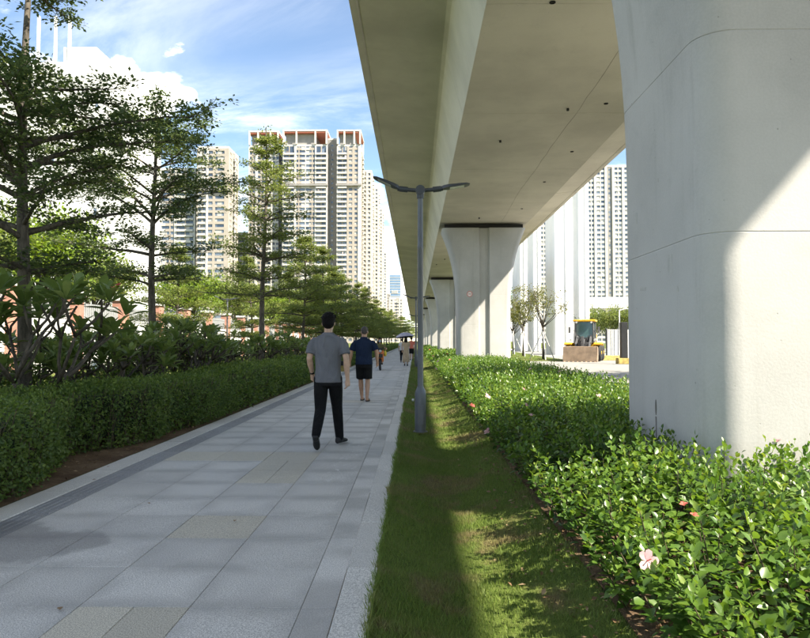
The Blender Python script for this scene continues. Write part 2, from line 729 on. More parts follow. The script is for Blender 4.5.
# leaf templates: (verts, faces); x across, y along, z up
OVATE = (np.array([(0, 0, 0), (-.30, .30, .07), (.30, .30, .07), (-.27, .62, .05), (.27, .62, .05), (0, 1, -.10), (0, .33, -.02), (0, .66, -.03)], dtype=np.float32),
         np.array([(0, 2, 6), (0, 6, 1), (6, 2, 4), (6, 4, 7), (6, 7, 3), (6, 3, 1), (7, 4, 5), (7, 5, 3)], dtype=np.int32))
RHOMB = (np.array([(0, 0, 0), (.30, .5, .06), (0, 1, -.05), (-.30, .5, .06)], dtype=np.float32),
         np.array([(0, 1, 2), (0, 2, 3)], dtype=np.int32))
LONG = (np.array([(0, 0, 0), (-.05, .14, .01), (.05, .14, .01), (-.145, .45, .05), (.145, .45, .05), (-.17, .72, .03), (.17, .72, .03), (-.10, .90, -.04), (.10, .90, -.04), (0, 1, -.10),
                  (0, .45, .0), (0, .72, -.03), (0, .9, -.07)], dtype=np.float32),
        np.array([(0, 2, 1), (1, 2, 10), (1, 10, 3), (2, 4, 10), (3, 10, 11), (3, 11, 5), (10, 4, 6), (10, 6, 11), (5, 11, 12), (5, 12, 7), (11, 6, 8), (11, 8, 12), (7, 12, 9), (12, 8, 9)], dtype=np.int32))
BLADE = (np.array([(-.06, 0, 0), (.06, 0, 0), (0, 1, .12)], dtype=np.float32), np.array([(0, 1, 2)], dtype=np.int32))


def norm(a):
    return a / np.maximum(np.linalg.norm(a, axis=1, keepdims=True), 1e-9)


def leaf_mesh(name, P, A, Nn, S, mat, tmpl=RHOMB, rnd=None, rs=None):
    """one mesh of many leaves: base P, axis A, normal hint Nn, length S"""
    rs = rs or np.random.RandomState(1)
    A = norm(A)
    side = norm(np.cross(A, Nn))
    up = np.cross(side, A)
    tv, tf = tmpl
    n, k = len(P), len(tv)
    V = (P[:, None, :] + S[:, None, None] * (tv[None, :, 0, None] * side[:, None, :] + tv[None, :, 1, None] * A[:, None, :] + tv[None, :, 2, None] * up[:, None, :]))
    F = (tf[None] + (np.arange(n) * k)[:, None, None]).reshape(-1, 3)
    if rnd is None:
        rnd = rs.rand(n)
    return mesh_np(name, V.reshape(-1, 3), F, np.repeat(rnd, k), False, (mat,))


def rand_unit(rs, n):
    return norm(rs.normal(size=(n, 3)))

# ------------------------------------------------------------------ ground, path, beds
rs0 = np.random.RandomState(7)
rnd0 = random.Random(7)


def sheet(name, x0, x1, y0, y1, z, mat, nx=1, ny=1, zf=None, kind='structure'):
    xs = np.linspace(x0, x1, nx + 1)
    ys = np.linspace(y0, y1, ny + 1)
    X, Y = np.meshgrid(xs, ys)
    Z = np.full_like(X, z) if zf is None else zf(X, Y)
    V = np.stack([X, Y, Z], -1).reshape(-1, 3)
    i = np.arange(nx)[None, :] + (np.arange(ny) * (nx + 1))[:, None]
    F = np.stack([i, i + 1, i + nx + 2, i + nx + 1], -1).reshape(-1, 4)
    o = link(name, mesh_np(name, V, F, None, True, (mat,)))
    o['kind'] = kind
    return o


def strip_z(X, Y):
    a = np.clip((X + .23) / 1.25, 0, 1)
    dip = -.13 * np.sin(a * PI) ** 1.3
    bump = .012 * np.sin(X * 7 + Y * 1.3) * np.sin(Y * 2.1) * np.clip(a * 5, 0, 1)
    return -.012 + dip + bump


sheet('ground', -3000, 3000, -3000, 3000, -.30, 'turf')
sheet('lawn', -60, -3.44, -12, 420, -.02, 'turf', 30, 80, lambda X, Y: -.03 + .02 * np.sin(X * .9) * np.sin(Y * .5))
sheet('hedge_bed', -5.3, -3.43, -12, 200, .0, 'soil', 8, 300, lambda X, Y: .006 + .02 * np.sin(X * 5) * np.sin(Y * 3.1) * (X < -3.6) + .03 * np.clip((-3.5 - X) / .6, 0, 1))
sheet('grass_verge', -.232, 1.05, -6, 200, 0, 'turf', 18, 400, strip_z)
sheet('planting_bed', 1.04, 4.6, -8, 200, 0, 'soil', 12, 300, lambda X, Y: .0 + .05 * np.clip((X - 1.0) / .6, 0, 1) + .012 * np.sin(X * 6 + Y * 4))
sheet('road', 4.59, 60, -20, 120, .0, 'road_concrete')
sheet('far_lawn', 4.7, 10.9, 45.5, 119, .0, 'turf', 12, 50, lambda X, Y: .015 + .5 * np.clip((Y - 45.5) / 22, 0, 1) * np.clip((10.9 - X) / 2, 0, 1))

path = sheet('path', -3.425, -.23, -8, 420, -.010, 'mortar')


def slab_mesh(name, w, l, mat, th=.05, ch=.0025, ribs=0):
    m = MB()
    a, b = w / 2, l / 2
    vs = [(-a, -b, -th), (a, -b, -th), (a, b, -th), (-a, b, -th),
          (-a, -b, -ch), (a, -b, -ch), (a, b, -ch), (-a, b, -ch),
          (-a + ch, -b + ch, 0), (a - ch, -b + ch, 0), (a - ch, b - ch, 0), (-a + ch, b - ch, 0)]
    fs = [(8, 9, 10, 11)]
    for i in range(4):
        j = (i + 1) % 4
        fs += [(i, j, 4 + j, 4 + i), (4 + i, 4 + j, 8 + j, 8 + i)]
    m.add(vs, fs)
    if ribs:
        for k in range(ribs):
            x = -a + w * (k + .5) / ribs
            h = w / ribs * .27
            m.add([(x - h, -b + .03, .0), (x + h, -b + .03, .0), (x + h, b - .03, .0), (x - h, b - .03, .0),
                   (x - h * .6, -b + .04, .005), (x + h * .6, -b + .04, .005), (x + h * .6, b - .04, .005), (x - h * .6, b - .04, .005)],
                  [(4, 5, 6, 7), (0, 1, 5, 4), (1, 2, 6, 5), (2, 3, 7, 6), (3, 0, 4, 7)])
    return m.mesh(name, mat, fix=False)


CW = .58
COLS = [-.59 - CW / 2 - CW * k for k in range(4)]
G = .003
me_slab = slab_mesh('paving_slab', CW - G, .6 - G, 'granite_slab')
me_beige = slab_mesh('paving_slab_beige', CW - G, .6 - G, 'granite_beige')
me_half = slab_mesh('paving_slab_half', CW / 2 - G, .6 - G, 'granite_beige')
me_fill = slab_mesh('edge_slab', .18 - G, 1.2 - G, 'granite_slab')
me_kerb_r = slab_mesh('kerb_stone', .18 - G, 1.0 - G, 'granite_kerb', ch=.007)
me_kerb_l = slab_mesh('kerb_stone', .26 - G, 1.0 - G, 'granite_kerb', ch=.007)
me_tact = slab_mesh('ribbed_slab', .25 - G, .6 - G, 'granite_dark', ribs=4)
PY0 = 1.07
beige = {(1, 2): 'h', (1, 3): 'h', (1, 6): 'b', (1, 9): 'h', (1, 10): 'h', (1, 11): 'b', (2, 11): 'b', (3, 11): 'b', (2, 23): 'b', (1, 23): 'b'}
for r in range(60):
    y = PY0 + .6 * (r + .5)
    for c, x in enumerate(COLS):
        k = beige.get((c, r))
        z = rnd0.uniform(-.0015, .0015)
        rot = (R(rnd0.uniform(-.12, .12)), R(rnd0.uniform(-.12, .12)), R(rnd0.uniform(-.1, .1)))
        if k == 'h':
            for s in (-1, 1):
                link('paving_slab', me_half, path, (x + s * CW / 4, y, z + .045 - .045), rot)
        else:
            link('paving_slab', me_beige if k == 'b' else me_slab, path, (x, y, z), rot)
    link('ribbed_slab', me_tact, path, (-3.035, y, rnd0.uniform(-.001, .001)))
for r in range(30):
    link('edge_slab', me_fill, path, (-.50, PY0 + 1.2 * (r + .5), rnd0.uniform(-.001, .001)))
for r in range(36):
    link('kerb_stone', me_kerb_r, path, (-.32 + rnd0.uniform(-.006, .006), PY0 + (r + .5), .008 + rnd0.uniform(-.002, .002)), (0, 0, R(rnd0.uniform(-.3, .3))))
    link('kerb_stone', me_kerb_l, path, (-3.29 + rnd0.uniform(-.004, .004), PY0 + (r + .5), .006 + rnd0.uniform(-.002, .002)))
# path sheet sits at -.045; children keep their own heights
for ch in path.children:
    pass


def far_pieces(name, mat, cells):
    m = MB()
    for (x, y, w, l, z) in cells:
        m.box(x - w / 2 + .003, x + w / 2 - .003, y - l / 2 + .003, y + l / 2 - .003, -.04, z)
    o = m.build(name, mat, path)
    o['kind'] = 'stuff'
    return o


YF = PY0 + 36
far_pieces('paving_slab_far', 'granite_slab', [(x, YF + .6 * (r + .5), CW, .6, rnd0.uniform(-.002, .001)) for r in range(150) for x in COLS] + [(-.5, YF + .6 * (r + .5), .18, .6, -.001) for r in range(150)])
far_pieces('kerb_stone_far', 'granite_kerb', [(x, YF + r + .5, w, 1, .007) for r in range(90) for (x, w) in ((-.32, .18), (-3.29, .26))])
far_pieces('ribbed_slab_far', 'granite_dark', [(-3.035, YF + .6 * (r + .5), .25, .6, .002) for r in range(150)])
far_pieces('paving_sheet_far', 'granite_slab', [(-1.83, 127 + 150, 3.19, 300, 0)])

# ------------------------------------------------------------------ viaduct
SPAN = 27.9
PIER_Y = 4.8
VX = 3.42                      # centre line of the viaduct
Z_SOF = 7.25

prof = [(-2.18, Z_SOF), (2.18, Z_SOF), (2.62, 8.74), (2.72, 8.80), (4.66, 9.0), (4.70, 9.03), (4.74, 9.0), (4.90, 9.0), (4.90, 9.28), (-4.90, 9.28), (-4.90, 9.0), (-4.74, 9.0), (-4.70, 9.03), (-4.66, 9.0), (-2.72, 8.80), (-2.62, 8.74)]


def segment_mesh(L):
    vs, fs = [], []
    n = len(prof)
    for (y, inset) in ((.003, .014), (.018, 0), (L - .018, 0), (L - .003, .014)):
        for (x, z) in prof:
            d = Vector((0 - x, 8.6 - z))
            k = inset / max(d.length, .01)
            vs.append((x + d.x * k, y, z + d.y * k * (1 if z < 8 else .6)))
    for i in range(3):
        for k in range(n):
            k2 = (k + 1) % n
            fs.append((i * n + k, i * n + k2, (i + 1) * n + k2, (i + 1) * n + k))
    fs.append(tuple(range(n)))
    fs.append(tuple(reversed(range(3 * n, 4 * n))))
    m = MB()
    m.add(vs, fs)
    return m.mesh('deck_segment', 'deck_concrete')


NSEG = 5
SL = (SPAN - .04) / NSEG
me_seg = segment_mesh(SL)
mp_ = MB()
for s in (-1, 1):
    mp_.prism([(s * 4.55, 9.283), (s * 4.897, 9.283), (s * 4.897, 10.25), (s * 4.70, 10.25)], 'y', .02, SPAN - .02)
me_par = mp_.mesh('parapet', 'deck_concrete')
m_ = MB()
m_.lathe([(.055, 0), (.055, -.015), (.035, -.015), (.035, -.006)], 14)
me_drain = m_.mesh('drain_hole', 'dark_hole')
m_ = MB()
m_.cyl((0, 0, 0), (0, 0, -.06), .035, .035, 10)
me_pipe = m_.mesh('drain_stub', 'bearing_rubber')
ordinal = ['first', 'second', 'third', 'fourth', 'fifth', 'sixth', 'seventh', 'eighth', 'ninth', 'tenth', 'eleventh', 'twelfth']
for k in range(-1, 10):
    y0 = PIER_Y + 1.0 + SPAN * (k - 1)
    if k == 0:
        lab = 'pale concrete viaduct span directly overhead, joining the nearest big pier at right'
    elif k == -1:
        lab = 'viaduct span overhead behind the viewer, leading to the overhead span'
    else:
        lab = 'concrete box girder span of the viaduct, %s beyond the nearest pier' % ordinal[k - 1]
    g = thing('viaduct_span', lab, 'viaduct', (VX, y0, 0), 0, 'spans of the elevated viaduct')
    for i in range(NSEG):
        link('deck_segment', me_seg, g, (0, .02 + i * SL, 0))
    link('parapet', me_par, g, (0, 0, 0))
    if -1 < k < 4:
        rr = random.Random(50 + k)
        for i in range(6):
            link('drain_hole', me_drain, g, (rr.choice((-1.1, .15, 1.35)) + rr.uniform(-.1, .1), 1.5 + i * 4.3 + rr.uniform(-.5, .5), Z_SOF + .001))
        for i in range(5):
            link('drain_stub', me_pipe, g, (rr.uniform(-1.9, 1.9), 2 + rr.uniform(0, 24), Z_SOF + .002))
        crack = MB()
        x = .55
        pts = []
        for i in range(40):
            x += rr.uniform(-.03, .03)
            pts.append((x, .4 + i * (SPAN - 1) / 39, Z_SOF - .0015))
        crack.tube(pts, .004, 4)
        crack.build('form_seam', 'deck_seam', g)


def pier_outline(hw, hd, r=.25, groove=True, n=7):
    """plan of the pier, rounded corners and a shallow flute on front and back"""
    pts = []
    gw, gd = .27, .13

    def corner(cx, cy, a0):
        for i in range(n + 1):
            a = a0 + (PI / 2) * i / n
            pts.append((cx + r * math.cos(a), cy + r * math.sin(a)))
    # counter-clockwise from front middle
    pts += [(-gw, -hd), (-gw + .05, -hd + gd), (gw - .05, -hd + gd), (gw, -hd)]
    corner(hw - r, -hd + r, -PI / 2)
    corner(hw - r, hd - r, 0)
    pts += [(gw, hd), (gw - .05, hd - gd), (-gw + .05, hd - gd), (-gw, hd)]
    corner(-hw + r, hd - r, PI / 2)
    corner(-hw + r, -hd + r, PI)
    return pts


def pier_half(z):
    if z < 2.6:
        return 1.31
    a = min(1, (z - 2.6) / (7.0 - 2.6))
    return 1.31 + .78 * (a ** 2.6)


m_ = MB()
zs = [-.3, .4]
for j in (2.17, 3.65, 5.15):
    zs += [(j - .007, 0), (j - .002, .004), (j + .002, .004), (j + .007, 0)]
zs = sorted([(z if isinstance(z, tuple) else (z, 0)) for z in zs + [1.2, 1.7, 2.6, 3.0, 3.3, 4.0, 4.4, 4.8, 5.4, 5.7, 6.0, 6.25, 6.5, 6.7, 6.85]] + [(6.97, 0), (7.0, .03)])
rings = [(z, pier_outline(pier_half(z) - i, 1.0 - i)) for z, i in zs]
n = len(rings[0][1])
vs = [(x, y, z) for z, p in rings for (x, y) in p]
fs = []
for i in range(len(rings) - 1):
    for k in range(n):
        k2 = (k + 1) % n
        fs.append((i * n + k, i * n + k2, (i + 1) * n + k2, (i + 1) * n + k))
fs += [tuple(reversed(range(n))), tuple(range((len(rings) - 1) * n, len(rings) * n))]
m_.add(vs, fs)
me_pier = m_.mesh('pier_shaft', 'pier_concrete')
shade_auto(me_pier, 28)
m_ = MB()
m_.box(-1.75, 1.75, -.62, .62, 6.99, 7.12)
me_ped = m_.mesh('bearing_plinth', 'bearing_rubber')
m_ = MB()
m_.lathe([(.32, 0), (.32, .05), (.27, .05), (.27, .10), (.34, .10), (.34, .14)], 18)
me_bear = m_.mesh('bearing', 'bearing_rubber')
m_ = MB()
m_.box(-1.95, 1.95, -.80, -.76, 6.99, 7.20)  # black strip painting in the shade of the gap under the deck
me_gap_shade = m_.mesh('gap_shade_strip', 'bearing_rubber')
plabels = ['huge pale concrete pier close to the hibiscus, cut by the frame edge',
           'flared concrete pier with red round sign, first one fully in view',
           'third viaduct pier, just beyond the pier with the red round sign']
for k in range(0, 9):
    lab = plabels[k] if k < 3 else '%s flared viaduct pier counted from the hibiscus end' % ordinal[k]
    p = thing('viaduct_pier', lab, 'pier', (VX, PIER_Y + 1.0 + SPAN * k, 0), 0, 'piers carrying the viaduct')
    link('pier_shaft', me_pier, p)
    link('bearing_plinth', me_ped, p)
    link('gap_shade_strip', me_gap_shade, p)
    for s in (-1, 1):
        link('bearing', me_bear, p, (s * 1.2, 0, 7.115))
    if k == 0:
        q = MB()
        q.prism([(.0 + .018 * math.cos(a), .07 * math.sin(a)) for a in np.linspace(0, 2 * PI, 14)[:-1]], 'x', -1.3125, -1.290)
        q.build('drain_slot', 'pier_stain', p, (0, .06, .80), auto=None)
        q = MB()
        q.prism([(-.012, .0), (.012, 0), (.016, .2), (-.016, .2)], 'x', -1.3115, -1.29)
        q.build('rust_streak', 'pier_stain', p, (0, .06, .52))

p0_ = [o for o in COL.objects if o.name == 'viaduct_pier'][0]
for (yy, zz, w, h) in ((-.30, 2.02, .10, .16), (.52, 2.55, .07, .12), (-.05, 2.78, .05, .05), (.35, 1.86, .16, .04), (-.45, 1.80, .04, .05)):
    q = MB(); q.prism([(yy - w / 2, zz - h / 2), (yy + w / 2, zz - h / 2 + .01), (yy + w / 2 - .01, zz + h / 2), (yy - w / 2 + .005, zz + h / 2 - .01)], 'x', -1.312, -1.290)
    q.build('repair_patch', 'pier_patch', p0_)
# red ring painted/pasted on the second pier
sgn = thing('round_sign', 'small red and white round prohibition sticker on the flared pier', 'sign', (VX - .72, PIER_Y + SPAN - .004, 3.70))
m_ = MB()
for i in range(28):
    a0, a1 = 2 * PI * i / 28, 2 * PI * (i + 1) / 28
    m_.add([(.105 * math.cos(a0), 0, .105 * math.sin(a0)), (.145 * math.cos(a0), 0, .145 * math.sin(a0)), (.145 * math.cos(a1), 0, .145 * math.sin(a1)), (.105 * math.cos(a1), 0, .105 * math.sin(a1)),
            (.105 * math.cos(a0), .003, .105 * math.sin(a0)), (.145 * math.cos(a0), .003, .145 * math.sin(a0)), (.145 * math.cos(a1), .003, .145 * math.sin(a1)), (.105 * math.cos(a1), .003, .105 * math.sin(a1))],
           [(0, 1, 2, 3), (4, 7, 6, 5), (1, 5, 6, 2), (0, 3, 7, 4)])
m_.build('ring', 'sign_red', sgn)
m_ = MB()
m_.cyl((0, .0015, 0), (0, .0035, 0), .104, .104, 28)
m_.build('disc', 'sign_white', sgn)
m_ = MB()
m_.box(-.075, .075, -.0005, .001, .012, .035)
m_.box(-.075, .075, -.0005, .001, -.035, -.012)
m_.build('bars', 'sign_red', sgn)

# ------------------------------------------------------------------ lamp posts
def lamp_post(label, loc, rz=0):
    t = thing('street_lamp', label, 'street lamp', loc, rz, 'twin-headed path lamps')
    if not LAMP:
        m = MB()
        m.lathe([(.115, 0), (.115, .012), (.088, .014), (.088, .60), (.083, .635), (.052, .70), (.048, .72)], 20)
        b = m.mesh('base', 'lamp_grey'); shade_auto(b); LAMP['base'] = b
        m = MB()
        m.lathe([(.046, .70), (.046, 2.9), (.048, 2.905), (.048, 2.93), (.043, 2.94), (.041, 3.80)], 16)
        b = m.mesh('pole', 'lamp_grey'); shade_auto(b); LAMP['pole'] = b
        m = MB()
        m.cyl((0, -.07, 3.83), (0, .07, 3.83), .075, .075, 18)
        m.lathe([(.056, 3.70), (.056, 3.80)], 14)
        b = m.mesh('hub', 'lamp_dark'); shade_auto(b); LAMP['hub'] = b
        m = MB()
        m.box(-.04, .04, -.0905, -.08, .12, .42)
        LAMP['hatch'] = m.mesh('access_hatch', 'lamp_grey')
        m = MB()
        m.cyl((-.10, 0, .50), (-.135, 0, .50), .022, .018, 10)
        LAMP['lock'] = m.mesh('lock', 'lamp_lens')
        for s, tilt in ((-1, 24), (1, 8)):
            m = MB()
            m.tube([(s * .05, 0, 3.83), (s * .22, 0, 3.845), (s * .36, 0, 3.862)], [.033, .033, .040], 10)
            m.tube([(s * .20, 0, 3.843), (s * .33, 0, 3.858)], [.046, .046], 10)
            b = m.mesh('arm', 'lamp_dark'); shade_auto(b); LAMP['arm%d' % s] = b
            m = MB()
            c, sn = math.cos(R(tilt)), math.sin(R(tilt))
            secs = [(.34, .035, .036), (.38, .08, .050), (.45, .115, .054), (.62, .125, .046), (.74, .115, .032), (.79, .07, .018)]
            vs, fs = [], []
            for (d, w, h) in secs:
                for (yy, zz) in ((-w, -h * .3), (-w * .7, h * .6), (0, h), (w * .7, h * .6), (w, -h * .3), (0, -h * .35)):
                    dd = (d - .34)
                    vs.append((s * (.34 + dd * c - zz * sn), yy, 3.862 + dd * sn + zz * c))
            for i in range(len(secs) - 1):
                for k in range(6):
                    fs.append((i * 6 + k, i * 6 + (k + 1) % 6, (i + 1) * 6 + (k + 1) % 6, (i + 1) * 6 + k))
            fs += [tuple(range(6)), tuple(reversed(range(30, 36)))]
            m.add(vs, fs)
            b = m.mesh('lamp_head', 'lamp_dark'); shade_auto(b, 40); LAMP['head%d' % s] = b
            m = MB()
            vs = []
            for (d, w, h) in ((.47, .08, .040), (.70, .08, .030)):
                for yy in (-w, w):
                    for zz in (-h * .35 - .010, -h * .35 + .004):
                        dd = d - .34
                        vs.append((s * (.34 + dd * c - zz * sn), yy, 3.862 + dd * sn + zz * c))
            m.add(vs, [(0, 1, 3, 2), (4, 6, 7, 5), (0, 2, 6, 4), (1, 5, 7, 3), (0, 4, 5, 1), (2, 3, 7, 6)])
            LAMP['lens%d' % s] = m.mesh('lens', 'lamp_lens')
    for nm in ('base', 'pole', 'hub'):
        link(nm, LAMP[nm], t)
    link('access_hatch', LAMP['hatch'], t)
    link('lock', LAMP['lock'], t)
    for s in (-1, 1):
        link('arm', LAMP['arm%d' % s], t)
        h = link('lamp_head', LAMP['head%d' % s], t)
        link('lens', LAMP['lens%d' % s], h)
    return t


LAMP = {}
LAMP_Y = 10.5
lamp_post('nearest grey twin-headed lamp post standing in the grass verge', (.085, LAMP_Y, -.05))
lamp_post('twin-headed lamp in the verge, seen just behind the nearest lamp post', (.06, LAMP_Y + 26.5, -.05))
lamp_post('third twin-headed lamp along the verge, beside the far hedge', (.06, LAMP_Y + 53, -.05))
lamp_post('fourth twin-headed lamp along the verge, tiny in the distance', (.06, LAMP_Y + 80, -.05))
lamp_post('grey twin-headed lamp among the trees by the white boundary wall', (-10.95, 38.5, -.03))
lamp_post('small pale twin-headed lamp above the distant left hedge', (-5.6, 128, -.03))

# ------------------------------------------------------------------ boundary wall with brick piers on the left
bw = thing('boundary_wall', 'white boundary wall with grey grille top and brick red piers', 'wall', (-16, 0, 0))
m_ = MB(); m_.box(-.30, .30, -.38, .38, -.1, 3.55); me_bp = m_.mesh('brick_pier', 'brick_red')
m_ = MB(); m_.box(-.38, .38, -.46, .46, 3.552, 3.70); me_cap = m_.mesh('pier_cap', 'white_wall')
m_ = MB(); m_.box(-.12, .12, -2.12, 2.12, -.1, 2.35); me_wp = m_.mesh('wall_panel', 'white_wall')
m_ = MB()
for i in range(22):
    y = -2.08 + i * 4.16 / 21
    m_.box(-.02, .02, y - .055, y + .055, 2.36, 3.2)
m_.box(-.035, .035, -2.12, 2.12, 2.42, 2.48)
m_.box(-.035, .035, -2.12, 2.12, 3.05, 3.11)
me_gr = m_.mesh('grille', 'grille_grey')
for i in range(-2, 24):
    y = 20.8 + i * 5.0
    pr = link('brick_pier', me_bp, bw, (0, y, 0))
    link('pier_cap', me_cap, pr)
    link('wall_panel', me_wp, bw, (0, y + 2.5, 0))
    link('grille', me_gr, bw, (0, y + 2.5, 0))

# ------------------------------------------------------------------ towers
ac_r = random.Random(77)


def facade(mb, o, ax, n, W, H, cols, fh, z0=0.0):
    """cols: (a0, a1, type); mb: dict of MB for wall, trim, glass, balcony"""
    nf = int((H - z0) / fh)
    for (a0, a1, ty) in cols:
        if ty == 'wall':
            mb['wall'].obox(o, ax, n, a0, a1, 0, .5, z0, H)
        elif ty == 'trim':
            mb['trim'].obox(o, ax, n, a0, a1, 0, .85, z0, H)
        elif ty in ('win', 'winw'):
            mb['glass'].obox(o, ax, n, a0, a1, 0, .18, z0, H)
            tgt = mb['wall'] if ty == 'win' else mb['trim']
            for f in range(nf + 1):
                z = z0 + f * fh
                tgt.obox(o, ax, n, a0, a1, 0.0, .48, z, min(H, z + fh * .46))
            w = a1 - a0
            if w > 3.2:
                k = max(2, int(round(w / 2.4)))
                for i in range(1, k):
                    c = a0 + w * i / k
                    tgt.obox(o, ax, n, c - .28, c + .28, 0, .46, z0, H)
        elif ty == 'balc':
            mb['glass'].obox(o, ax, n, a0, a1, 0, .12, z0, H)
            for f in range(nf):
                z = z0 + f * fh
                mb['balcony'].obox(o, ax, n, a0 + .08, a1 - .08, .12, 1.5, z - .12, z + .10)
                mb['balcony'].obox(o, ax, n, a0 + .08, a1 - .08, 1.38, 1.5, z + .10, z + 1.02)
            mb['wall'].obox(o, ax, n, (a0 + a1) / 2 - .3, (a0 + a1) / 2 + .3, 0, .3, z0, H)
            for f in range(nf):
                z = z0 + f * fh
                if ac_r.random() < .45:
                    c = ac_r.uniform(a0 + .8, a1 - .8)
                    mb['ac'].obox(o, ax, n, c - .5, c + .5, .5, 1.0, z + .11, z + ac_r.uniform(.8, 2.0))
                if ac_r.random() < .12:
                    c = ac_r.uniform(a0 + .6, a1 - 1.2)
                    mb['cloth'].obox(o, ax, n, c, c + ac_r.uniform(.5, 1.3), 1.15, 1.25, z + 1.1, z + 2.2)
        elif ty == 'recess':
            mb['grey'].obox(o, ax, n, a0, a1, 0, .1, z0, H)
            for f in range(nf):
                z = z0 + f * fh
                c = (a0 + a1) / 2
                mb['glass'].obox(o, ax, n, c - .6, c + .6, .1, .14, z + 1.0, z + 2.2)


def tower(label, x0, x1, y, depth, H, front, side=None, fh=2.95, wall='tower_beige', trim='tower_white', crown=True, ledge=None, rz=0.0, crown_h=9.0, group='residential high-rise towers'):
    cx = (x0 + x1) / 2
    W = x1 - x0
    t = thing('apartment_tower', label, 'tower', (cx, y, 0), rz, group)
    mb = {k: MB() for k in ('wall', 'trim', 'glass', 'balcony', 'grey', 'cloth', 'ac')}
    core = MB()
    core.box(-W / 2 + .6, W / 2 - .6, .6, depth - .6, 0, H)
    core.build('core_wall', wall, t)
    frac = lambda cols, w: [(a * w, b * w, q) for (a, b, q) in cols]
    facade(mb, (-W / 2, .6), (1, 0), (0, -1), W, H, frac(front, W), fh)
    side = side or [(0, .12, 'wall'), (.12, .3, 'win'), (.3, .42, 'wall'), (.42, .58, 'balc'), (.58, .7, 'wall'), (.7, .88, 'win'), (.88, 1, 'wall')]
    facade(mb, (W / 2 - .6, 0.6), (0, 1), (1, 0), depth - 1.2, H, frac(side, depth - 1.2), fh)
    facade(mb, (-W / 2 + .6, depth - .6), (0, -1), (-1, 0), depth - 1.2, H, frac(side, depth - 1.2), fh)
    if ledge:
        mb['grey'].box(-W / 2 - .4, W / 2 + .4, -1.3, 0.4, ledge, ledge + 1.1)
    for nm, key, mt in (('facade_wall', 'wall', wall), ('white_trim', 'trim', trim), ('window', 'glass', 'tower_glass'), ('balcony', 'balcony', trim), ('recess_wall', 'grey', 'tower_grey'), ('laundry', 'cloth', 'laundry_cloth'), ('air_conditioner', 'ac', 'tower_grey')):
        if mb[key].v:
            q = mb[key].build(nm, mt, t)
            if nm in ('window', 'balcony', 'laundry', 'air_conditioner'):
                q['kind'] = 'stuff'
    m = MB()
    m.box(-W / 2 + .2, W / 2 - .2, .3, depth - .3, H + .003, H + 1.2)
    m.build('roof_parapet', trim, t)
    if crown:
        m = MB()
        for a in (0, .3, .74, 1):
            x = -W / 2 + .5 + a * (W - 1.0)
            m.box(x - .5, x + .5, -.9, .1, H + 1.2, H + crown_h)
            m.box(x - .5, x + .5, depth - 1.2, depth - .2, H + 1.2, H + crown_h)
        m.box(-W / 2 - .05, W / 2 + .05, -.95, depth, H + crown_h, H + crown_h + 1.0)
        m.build('roof_frame', trim, t)
        m = MB()
        m.box(-W / 2 + .3, W / 2 - .3, -.6, depth - .5, H + crown_h - .9, H + crown_h - .02)
        m.build('roof_soffit', 'roof_red', t)
        m = MB()
        m.box(-W / 2 + 1.4, W / 2 * .45, 2.2, depth - 2, H + 1.2, H + crown_h - .95)
        m.build('plant_room', 'tower_grey', t)
    return t


def tw(label, u0, u1, vtop, Y, depth, front, **k):
    p0, p1 = at(u0, vtop, Y), at(u1, vtop, Y)
    ch = k.get('crown_h', 9.0) + 1.0 if k.get('crown', True) else 1.2
    return tower(label, p0.x, p1.x, Y, depth, p0.z - ch, front, **k)


FB = [(0, .025, 'trim'), (.025, .26, 'balc'), (.26, .30, 'trim'), (.30, .42, 'win'), (.42, .60, 'winw'), (.60, .72, 'win'), (.72, .75, 'trim'), (.75, .975, 'balc'), (.975, 1, 'trim')]
FA = [(0, .03, 'trim'), (.03, .22, 'win'), (.22, .30, 'trim'), (.30, .52, 'win'), (.52, .75, 'balc'), (.75, .80, 'trim'), (.80, 1, 'winw')]
FC = [(0, .04, 'trim'), (.04, .42, 'balc'), (.42, .50, 'wall'), (.50, .64, 'win'), (.64, .74, 'wall'), (.74, .88, 'win'), (.88, 1, 'trim')]
FL = [(0, .05, 'wall'), (.05, .30, 'balc'), (.30, .36, 'trim'), (.36, .50, 'win'), (.50, .58, 'wall'), (.58, .72, 'win'), (.72, .86, 'win'), (.86, 1, 'wall')]
FD = [(0, .10, 'wall'), (.10, .24, 'win'), (.24, .38, 'wall'), (.38, .55, 'win'), (.55, .70, 'balc'), (.70, .80, 'wall'), (.80, .92, 'win'), (.92, 1, 'wall')]
FR = [(0, .14, 'winw'), (.14, .20, 'trim'), (.20, .40, 'winw'), (.40, .46, 'trim'), (.46, .58, 'recess'), (.58, .64, 'trim'), (.64, .82, 'winw'), (.82, .88, 'trim'), (.88, 1, 'winw')]
YB = 400
zl = at(300, 186, YB).z
tw('beige tower with red crown frame half hidden by a slender tree', 249, 279, 131, YB + 4, 22, FA, ledge=zl)
tw('widest beige tower with red crown frame at the middle of its cluster', 283, 327.5, 130, YB, 24, FB, ledge=zl)
tw('beige tower with red crown frame at the right end of its cluster', 337, 361, 130, YB, 24, FC, ledge=zl)
tw('recessed grey linking block between the two red-crowned beige towers', 327.6, 336.9, 138, YB + 6, 16, [(0, .25, 'wall'), (.25, .75, 'recess'), (.75, 1, 'wall')], crown=False, wall='tower_grey')
tw('recessed linking block behind the slender tree, beside the widest tower', 279.1, 282.9, 150, YB + 8, 14, [(0, 1, 'recess')], crown=False, wall='tower_grey')
tw('cream tower with a plain parapet directly right of the red-crowned cluster', 352, 372, 170, 445, 20, FD, crown=False, wall='tower_cream')
tw('cream tower stepping lower, second right of the red-crowned cluster', 364, 378.5, 186, 505, 20, FD, crown=False, wall='tower_cream')
tw('cream tower stepping lower, third right of the red-crowned cluster', 372, 382.5, 208, 570, 22, FD, crown=False, wall='tower_cream')
